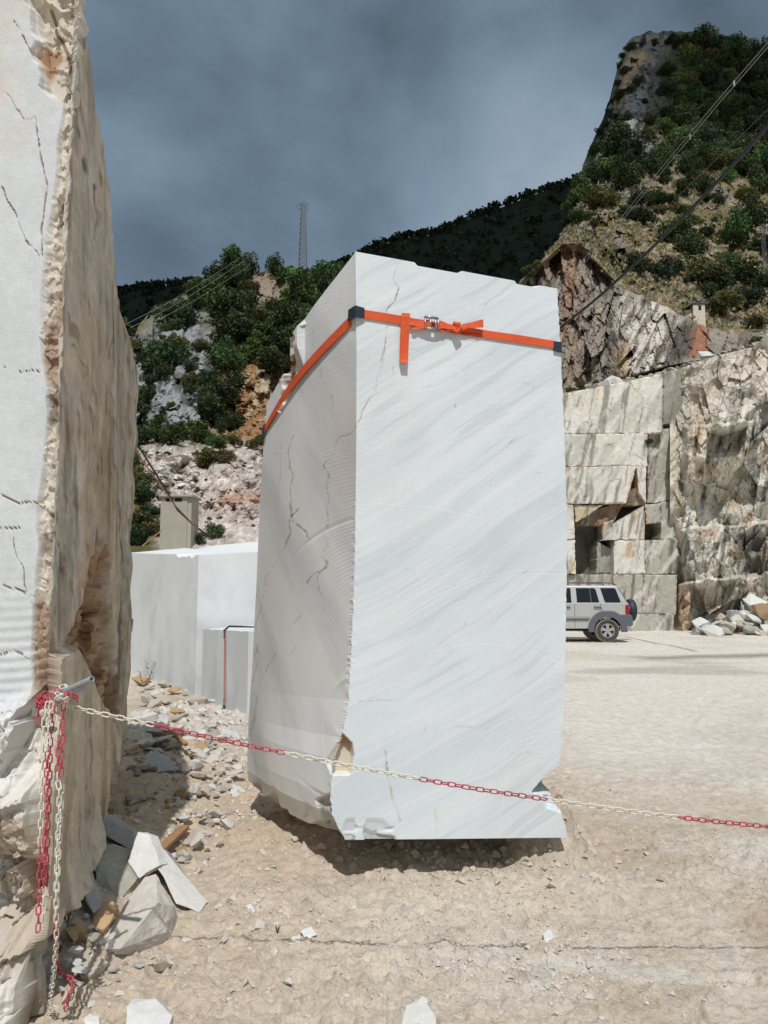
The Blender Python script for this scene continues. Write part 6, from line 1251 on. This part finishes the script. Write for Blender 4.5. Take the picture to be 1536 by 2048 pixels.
# dry grass and stone litter on the right slope: one mass
X_, Y_, V_ = TERR['R']; sel = np.where((X_ > 1100) & (X_ < 1560) & (Y_ > 330) & (Y_ < 660))[0]; k = g.choice(sel, 9000); cen = V_[k] + g.normal(size=(9000, 3)) * [.25, .25, .0]
hh = g.uniform(.12, .38, 9000)[:, None]; e1 = g.normal(size=(9000, 3)) * [1, 1, .2]; e1 /= np.linalg.norm(e1, axis=1)[:, None]
Q = np.stack([cen - e1 * hh * .5, cen + e1 * hh * .5, cen + e1 * hh * .35 + [0, -.05, 1] * hh, cen - e1 * hh * .4 + [0, -.05, .8] * hh], 1).reshape(-1, 3)
cc = np.where(g.random((9000, 1)) < .30, L(160, 154, 140), np.where(g.random((9000, 1)) < .6, L(124, 110, 76), L(84, 88, 52))); cc = np.repeat(cc[:, None], 4, 1).reshape(-1, 3)
ff = link('dry_grass', npmesh('dry_grass', Q, np.arange(len(Q)).reshape(-1, 4), cc), M['forest']); ff['kind'] = 'stuff'; ff['label'] = 'dry yellow grass on the slope of the right mountain'; ff['category'] = 'grass'
# spiky plants rooted on top of the tall rock
for k_, (px_, py_, Y, lb) in enumerate([(243, 645, 5.6, 'small spiky plant on the shoulder of the tall rock, the higher one'), (262, 690, 5.9, 'spiky pale-tipped plant on the shoulder of the tall rock, the lower one')]):
    b = P(px_, py_ + 8, Y); root = empty('spiky_plant', tuple(b)); tag(root, lb, 'plant')
    for i in range(12):
        a = i / 12 * 6.28 + random.uniform(-.2, .2); el = random.uniform(.2, 1.2); ln = random.uniform(.07, .13); d_ = Vector((math.cos(a) * math.cos(el), math.sin(a) * math.cos(el), math.sin(el))); s_ = d_.cross(Vector((0, 0, 1))).normalized() * .008
        p0 = Vector(b); pts_ = [p0, p0 + d_ * ln * .5 + Vector((0, 0, .01)), p0 + d_ * ln - Vector((0, 0, .02))]
        V = [pts_[0] - s_, pts_[0] + s_, pts_[1] - s_, pts_[1] + s_, pts_[2]]; me = npmesh('leaf', np.array([list(v) for v in V]), np.array([(0, 1, 3), (0, 3, 2), (2, 3, 4)]), np.array([[.10, .12, .03]] * 4 + [[.35, .30, .18]])); link('leaf', me, M['forest'], root)
# weeds
def weed(px_, py_, h, n, lb, col=(.07, .11, .03)):
    g0 = Gd(px_, py_); g0 = Gd(px_, py_, float(floor_base(g0[0], g0[1]))); root = empty('weed', tuple(g0)); tag(root, lb, 'weed'); V, Fs, k = [], [], 0; st_ = MB()
    for i in range(n):
        a = random.uniform(0, 6.28); l = h * random.uniform(.5, 1); tip = Vector((g0[0] + math.cos(a) * l * .4, g0[1] + math.sin(a) * l * .3, g0[2] + l)); st_.tube([Vector(g0), (Vector(g0) + tip) / 2 + Vector((0, 0, l * .08)), tip], [.002, .0015, .001], 4)
        for j in range(9):
            f = random.uniform(.25, 1); p = Vector(g0).lerp(tip, f); d_ = Vector((random.gauss(0, 1), random.gauss(0, 1), random.gauss(.3, .6))).normalized() * h * random.uniform(.06, .13); s_ = d_.cross(Vector((random.random(), .3, 1))).normalized() * h * .025
            V += [p, p + d_ * .5 + s_, p + d_, p + d_ * .5 - s_]; Fs.append((k, k + 1, k + 2, k + 3)); k += 4
    st_.build('stem', M['bark'], root); o = link('foliage', npmesh('foliage', np.array([list(v) for v in V]), np.array(Fs), np.array([col] * len(V))), M['forest'], root); o['kind'] = 'stuff'
weed(288, 1378, .38, 5, 'green weed growing by the foot of the broad low block'); weed(300, 1362, .55, 3, 'tall thin grass stalk against the broad low block', (.12, .12, .06))
weed(310, 1500, .18, 8, 'small green weed in the shaded rubble'); weed(135, 1850, .10, 9, 'low dark weed between the chain and the leaning slabs', (.04, .06, .02)); weed(160, 1820, .10, 9, 'low dark weed under the thin grey leaning slab', (.04, .06, .02)); weed(120, 1905, .08, 7, 'low green weed behind the hanging white chain', (.05, .08, .02))
weed(555, 1866, .04, 8, 'tiny grass tuft on the chain shadow left of the two white stones')
